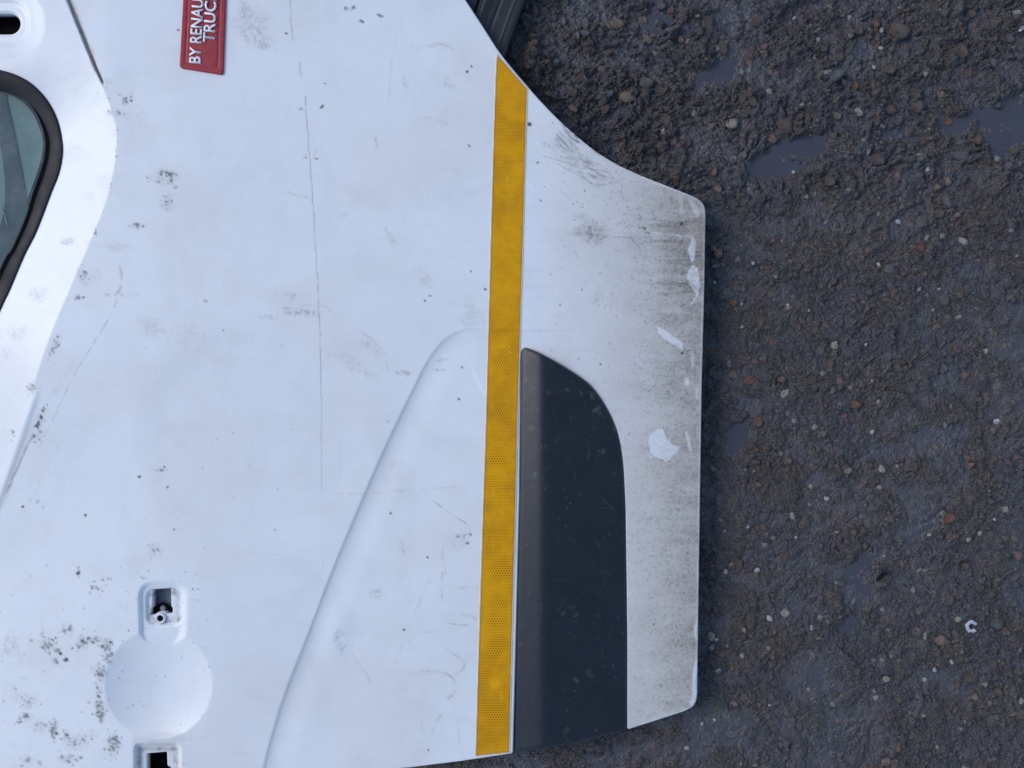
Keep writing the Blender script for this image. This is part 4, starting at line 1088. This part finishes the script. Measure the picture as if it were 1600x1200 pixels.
# ---- cavities behind the openings
def box_obj(name, cx, cy, z0, z1, hx, hy, mat, parent, rot=0.0, bevel=0.0006):
    import bmesh
    bm = bmesh.new(); bmesh.ops.create_cube(bm, size=1)
    for vtx in bm.verts: vtx.co = Vector((vtx.co.x * 2 * hx, vtx.co.y * 2 * hy, vtx.co.z * (z1 - z0)))
    if bevel: bmesh.ops.bevel(bm, geom=list(bm.edges), offset=bevel, segments=2, affect='EDGES', profile=0.5)
    me = bpy.data.meshes.new(name); bm.to_mesh(me); bm.free(); me.materials.append(mat)
    o = bpy.data.objects.new(name, me); COL.objects.link(o)
    o.location = (cx - parent['_o'].x, cy - parent['_o'].y, (z0 + z1) / 2); o.rotation_euler = (0, 0, rot); o.parent = parent['ob']
    return o
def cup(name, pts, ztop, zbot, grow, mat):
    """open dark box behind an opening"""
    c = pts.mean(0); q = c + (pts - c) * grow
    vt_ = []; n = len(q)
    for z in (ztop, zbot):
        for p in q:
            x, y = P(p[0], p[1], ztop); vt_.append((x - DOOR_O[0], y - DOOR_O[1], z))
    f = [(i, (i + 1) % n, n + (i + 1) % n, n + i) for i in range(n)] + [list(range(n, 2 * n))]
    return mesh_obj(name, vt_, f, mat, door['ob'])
zp = float(zbody(250, 940)) + float(bilin(us, vs, R, np.array([226.0]), np.array([950.0]))[0])
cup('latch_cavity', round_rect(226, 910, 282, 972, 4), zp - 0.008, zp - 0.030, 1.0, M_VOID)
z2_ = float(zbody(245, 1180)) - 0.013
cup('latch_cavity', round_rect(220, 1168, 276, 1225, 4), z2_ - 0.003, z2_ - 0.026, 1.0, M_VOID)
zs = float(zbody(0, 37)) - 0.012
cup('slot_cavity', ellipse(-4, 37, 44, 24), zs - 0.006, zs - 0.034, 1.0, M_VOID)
bx_, by_ = P(255, 934, zp - 0.020)
kk = K0 * 0.93
plate = box_obj('latch_plate', bx_, by_, zp - 0.026, zp - 0.022, 13.5 * kk, 17 * kk, M_BRACKET, door, 0.03)
tab = box_obj('latch_tab', *P(252, 957, zp - 0.018), zp - 0.020, zp - 0.016, 18 * kk, 9 * kk, M_VOID, door, 0.03)

def ring(name, u, v, z, ro, ri, h, mat, parent, seg=36, arc=(0, 2 * math.pi), wob=0.0, base=None):
    prof = [(ri, 0), (ri, h * 0.8), (ri + (ro - ri) * 0.18, h), (ro - (ro - ri) * 0.25, h), (ro, h * 0.75), (ro, 0)]
    vt_ = []; fc = []
    full = abs(arc[1] - arc[0] - 2 * math.pi) < 1e-6
    n = seg if full else seg + 1
    for i in range(n):
        a_ = arc[0] + (arc[1] - arc[0]) * i / seg
        w = 1 + wob * math.sin(5 * a_) + wob * 0.6 * math.sin(9 * a_ + 1)
        for r, zz_ in prof: vt_.append((r * w * math.cos(a_), r * w * math.sin(a_), zz_))
    m = len(prof)
    for i in range(seg):
        j = (i + 1) % n
        for k in range(m - 1): fc.append((i * m + k, i * m + k + 1, j * m + k + 1, j * m + k))
        fc.append((i * m + m - 1, i * m, j * m, j * m + m - 1))
    if not full:
        fc.append(list(range(m))); fc.append(list(range((n - 1) * m, n * m))[::-1])
    x, y = P(u, v, z)
    if parent is not None:
        return mesh_obj(name, vt_, fc, mat, parent['ob'], False, (x - parent['_o'].x, y - parent['_o'].y, z))
    return mesh_obj(name, vt_, fc, mat, None, False, (x, y, z))
zr = zp - 0.010
boss = ring('screw_boss', 252.3, 965, zp - 0.0052, 8.8 * kk, 5.0 * kk, 0.0052, M_BOSS, door)
for p in boss.data.polygons: p.use_smooth = True
hole_disc = mesh_obj('screw_hole_dark_disc', [(4.95 * kk * math.cos(2 * math.pi * i / 24), 4.95 * kk * math.sin(2 * math.pi * i / 24), 0.0032) for i in range(24)], [list(range(24))], M_VOID, boss)  # flat black disc put in for the shade down the boss bore
def disc(name, u, v, z, r, h, mat, parent):
    n = 24; vt_ = [(r * math.cos(2 * math.pi * i / n), r * math.sin(2 * math.pi * i / n), 0) for i in range(n)] + [(r * 0.9 * math.cos(2 * math.pi * i / n), r * 0.9 * math.sin(2 * math.pi * i / n), h) for i in range(n)]
    fc = [(i, (i + 1) % n, n + (i + 1) % n, n + i) for i in range(n)] + [list(range(n, 2 * n))]
    x, y = P(u, v, z)
    return mesh_obj(name, vt_, fc, mat, parent['ob'], False, (x - parent['_o'].x, y - parent['_o'].y, z))
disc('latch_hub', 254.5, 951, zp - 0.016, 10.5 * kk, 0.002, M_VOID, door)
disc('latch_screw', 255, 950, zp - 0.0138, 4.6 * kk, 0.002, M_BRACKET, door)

# ---- red badge with raised white lettering
bdg = np.array([(286, -4), (280.5, 100), (280.3, 103.5), (283, 106), (343, 115.8), (347.5, 115.6), (348.3, 112), (352.5, -4), (356, -150), (352, -154), (296, -154), (292, -150)])
ub = np.arange(274, 362, 1.6); vb = axis(-160, -20, 122, 124, 1.6, 6)
Fb = sd_poly(ub, vb, bdg)
def badge_h(u, v):
    e = bilin(ub, vb, Fb, u, v)
    groove = sstep(1.6, 0.3, np.abs(e - 8.5))
    return bilin(us, vs, R, u, v) + 0.0032 - 0.0007 * groove
badge = sheet('badge_plate', ub, vb, Fb - 0.8, zbody, badge_h, [(0.6, -0.0004), (0.9, -0.0012), (0.9, -0.0036)], door, M_RED)
badge['label'] = 'red badge plate with white lettering'
def lettering(body, u, v, cap, length, zt):
    cu = bpy.data.curves.new('lettering', 'FONT'); cu.body = body; cu.size = 1.0; cu.extrude = 0.0; cu.offset = 0.014; cu.resolution_u = 4
    tmp = bpy.data.objects.new('tmp_text', cu); COL.objects.link(tmp)
    bpy.context.view_layer.update()
    me = bpy.data.meshes.new_from_object(tmp.evaluated_get(bpy.context.evaluated_depsgraph_get()))
    bpy.data.objects.remove(tmp, do_unlink=True); bpy.data.curves.remove(cu)
    n = len(me.vertices); co = np.empty(n * 3, np.float32); me.vertices.foreach_get('co', co); co = co.reshape(-1, 3)
    co[:, 0] -= co[:, 0].min(); k = (CAM_Z - zt) * TANH / 800
    sx = length * k / co[:, 0].max(); sy = cap * k / co[:, 1].max()
    th = math.radians(87.3)
    a_, b_ = co[:, 0] * sx, co[:, 1] * sy
    nx2 = a_ * math.cos(th) - b_ * 1.0; ny2 = a_ * math.sin(th) + b_ * 0.12
    out = np.stack([nx2, ny2, np.zeros(n)], 1).astype(np.float32)
    me.vertices.foreach_set('co', out.ravel()); me.update()
    import bmesh
    bm = bmesh.new(); bm.from_mesh(me)
    bmesh.ops.remove_doubles(bm, verts=bm.verts, dist=1e-6)
    if sum(f.normal.z for f in bm.faces) < 0: bmesh.ops.reverse_faces(bm, faces=bm.faces)
    ex = bmesh.ops.extrude_face_region(bm, geom=list(bm.faces))
    for g_ in ex['geom']:
        if isinstance(g_, bmesh.types.BMVert): g_.co.z += 0.0014
    bmesh.ops.recalc_face_normals(bm, faces=bm.faces)
    bm.to_mesh(me); bm.free(); me.materials.clear(); me.materials.append(M_LETTER)
    o = bpy.data.objects.new('lettering', me); COL.objects.link(o)
    x, y = P(u, v, zt); o.location = (x - DOOR_O[0], y - DOOR_O[1], zt - 0.0004); o.parent = badge
    return o
zt = float(max(zbody(u_, v_) + bilin(us, vs, R, np.array([u_]), np.array([v_]))[0] for u_ in (300., 315., 330.) for v_ in (5., 50., 95.))) + 0.0034
lettering('BY RENAULT', 313.2, 100.0, 17.6, 125, zt)
lettering('TRUCKS', 335.0, 67.5, 17.6, 92, zt)

# ------------------------------------------------------------------ loose things
# black moulded strip sticking out from under the front of the door
so = (*P(775, -60, 0.04), 0.0)
strip = thing('plastic_strip', so, 'black moulded plastic strip sticking out from under the white door beside the wheel arch', 'plastic strip')
ang = math.atan2(P(0, -10, 0.03)[1] - P(0, 88, 0.03)[1], P(822, 0, 0.03)[0] - P(786, 0, 0.03)[0])
def strip_sheet(name, off0, off1, ztop, drop, mat, ridge=()):
    """run of profile from (786,88) upwards; offsets in px to the left of the outer edge"""
    d = np.array([36.0, -98.0]); d /= np.hypot(*d); n_ = np.array([-98.0, -36.0]) / np.hypot(98, 36)
    p0 = np.array([786.5, 88.0]) - d * 70; p1 = np.array([786.5, 88.0]) + d * 420
    uS = np.linspace(off0, off1, 40)
    vt_ = []; fc = []
    for i, t in enumerate(np.linspace(0, 1, 24)):
        for j, o_ in enumerate(uS):
            q = p0 + (p1 - p0) * t + n_ * o_
            z = ztop
            for (r0, w, h) in ridge: z += h * float(sstep(w, 0, abs(o_ - r0)))
            z -= 0.004 * float(sstep(4, 0, o_ - off0))
            x, y = P(q[0], q[1], ztop); vt_.append((x - so[0], y - so[1], z))
    m = 40
    for i in range(23):
        for j in range(m - 1):
            fc.append((i * m + j, (i + 1) * m + j, (i + 1) * m + j + 1, i * m + j + 1))
    nb = len(vt_)
    for i in range(24):                       # outer flange down to the ground
        x, y, z = vt_[i * m]; vt_.append((x, y, z - drop))
    for i in range(23): fc.append((nb + i, nb + i + 1, (i + 1) * m, i * m))
    nb2 = len(vt_)
    for i in range(24):
        x, y, z = vt_[i * m + m - 1]; vt_.append((x, y, z - drop))
    for i in range(23): fc.append((i * m + m - 1, (i + 1) * m + m - 1, nb2 + i + 1, nb2 + i))
    o = mesh_obj(name, vt_, fc, mat, strip['ob'], True)
    return o
strip_sheet('top_face', 0, 46, 0.026, 0.027, M_STRIP, ((13, 3.0, 0.0012), (34, 4, -0.0016)))
strip_sheet('raised_rib', 46.5, 64, 0.030, 0.032, M_STRIP, ((55, 4, 0.002),))
strip_sheet('rear_flange', 64.5, 110, 0.022, 0.023, M_STRIP, ((80, 5, -0.003),))

# bolt lying on the ground
bx0, by0 = P(1378, 894, 0); bz = max(gheight(bx0 + i_ * 0.006, by0 + j_ * 0.006) for i_ in (-1, 0, 1) for j_ in (-1, 0, 1)) + 0.0045
bolt = thing('bolt', (bx0, by0, bz - 0.0035), 'small black steel bolt lying on the wet asphalt', 'bolt')
def prism(name, n, r, x0, x1, mat, parent, ph=0.0, rows=None):
    prof = rows or [(x0, r * 0.9), (x0 + 0.0006, r), (x1 - 0.0006, r), (x1, r * 0.9)]
    vt_ = []; fc = []
    for x, rr in prof:
        for k in range(n):
            a_ = 2 * math.pi * k / n + ph; vt_.append((x, rr * math.cos(a_), rr * math.sin(a_)))
    for i in range(len(prof) - 1):
        for k in range(n): fc.append((i * n + k, i * n + (k + 1) % n, (i + 1) * n + (k + 1) % n, (i + 1) * n + k))
    fc.append(list(range(n))[::-1]); fc.append(list(range((len(prof) - 1) * n, len(prof) * n)))
    o = mesh_obj(name, vt_, fc, mat, parent['ob'], False)
    o.location = (0, 0, 0.0035); o.rotation_euler = (0, 0.12, math.radians(-125))
    return o
rows = []
for i in range(13):
    x = -0.001 + 0.0013 * i; rows += [(x, 0.0022), (x + 0.00065, 0.0030)]
prism('bolt_shank', 14, 0.003, 0, 0, M_STEEL, bolt, rows=rows)
prism('bolt_head', 6, 0.0062, -0.0060, -0.0010, M_STEEL, bolt)
prism('bolt_collar', 20, 0.0078, -0.0014, -0.0002, M_STEEL, bolt)
# broken ring
wx_, wy_ = P(1516.5, 978, 0); wz = max(gheight(wx_ + a_, wy_ + b_) for a_ in (-.006, 0, .006) for b_ in (-.006, 0, .006))
wr = ring('broken_ring', 1516.5, 978, wz - 0.0008, 0.0098, 0.0048, 0.0024, M_ZINC, None, 30, (math.radians(25), math.radians(318)), 0.06)
x, y = P(1516.5, 978, 0); wr.location = (x, y, wz - 0.0010)
tag(wr, 'small chalky white broken metal ring lying on the asphalt', 'metal ring')
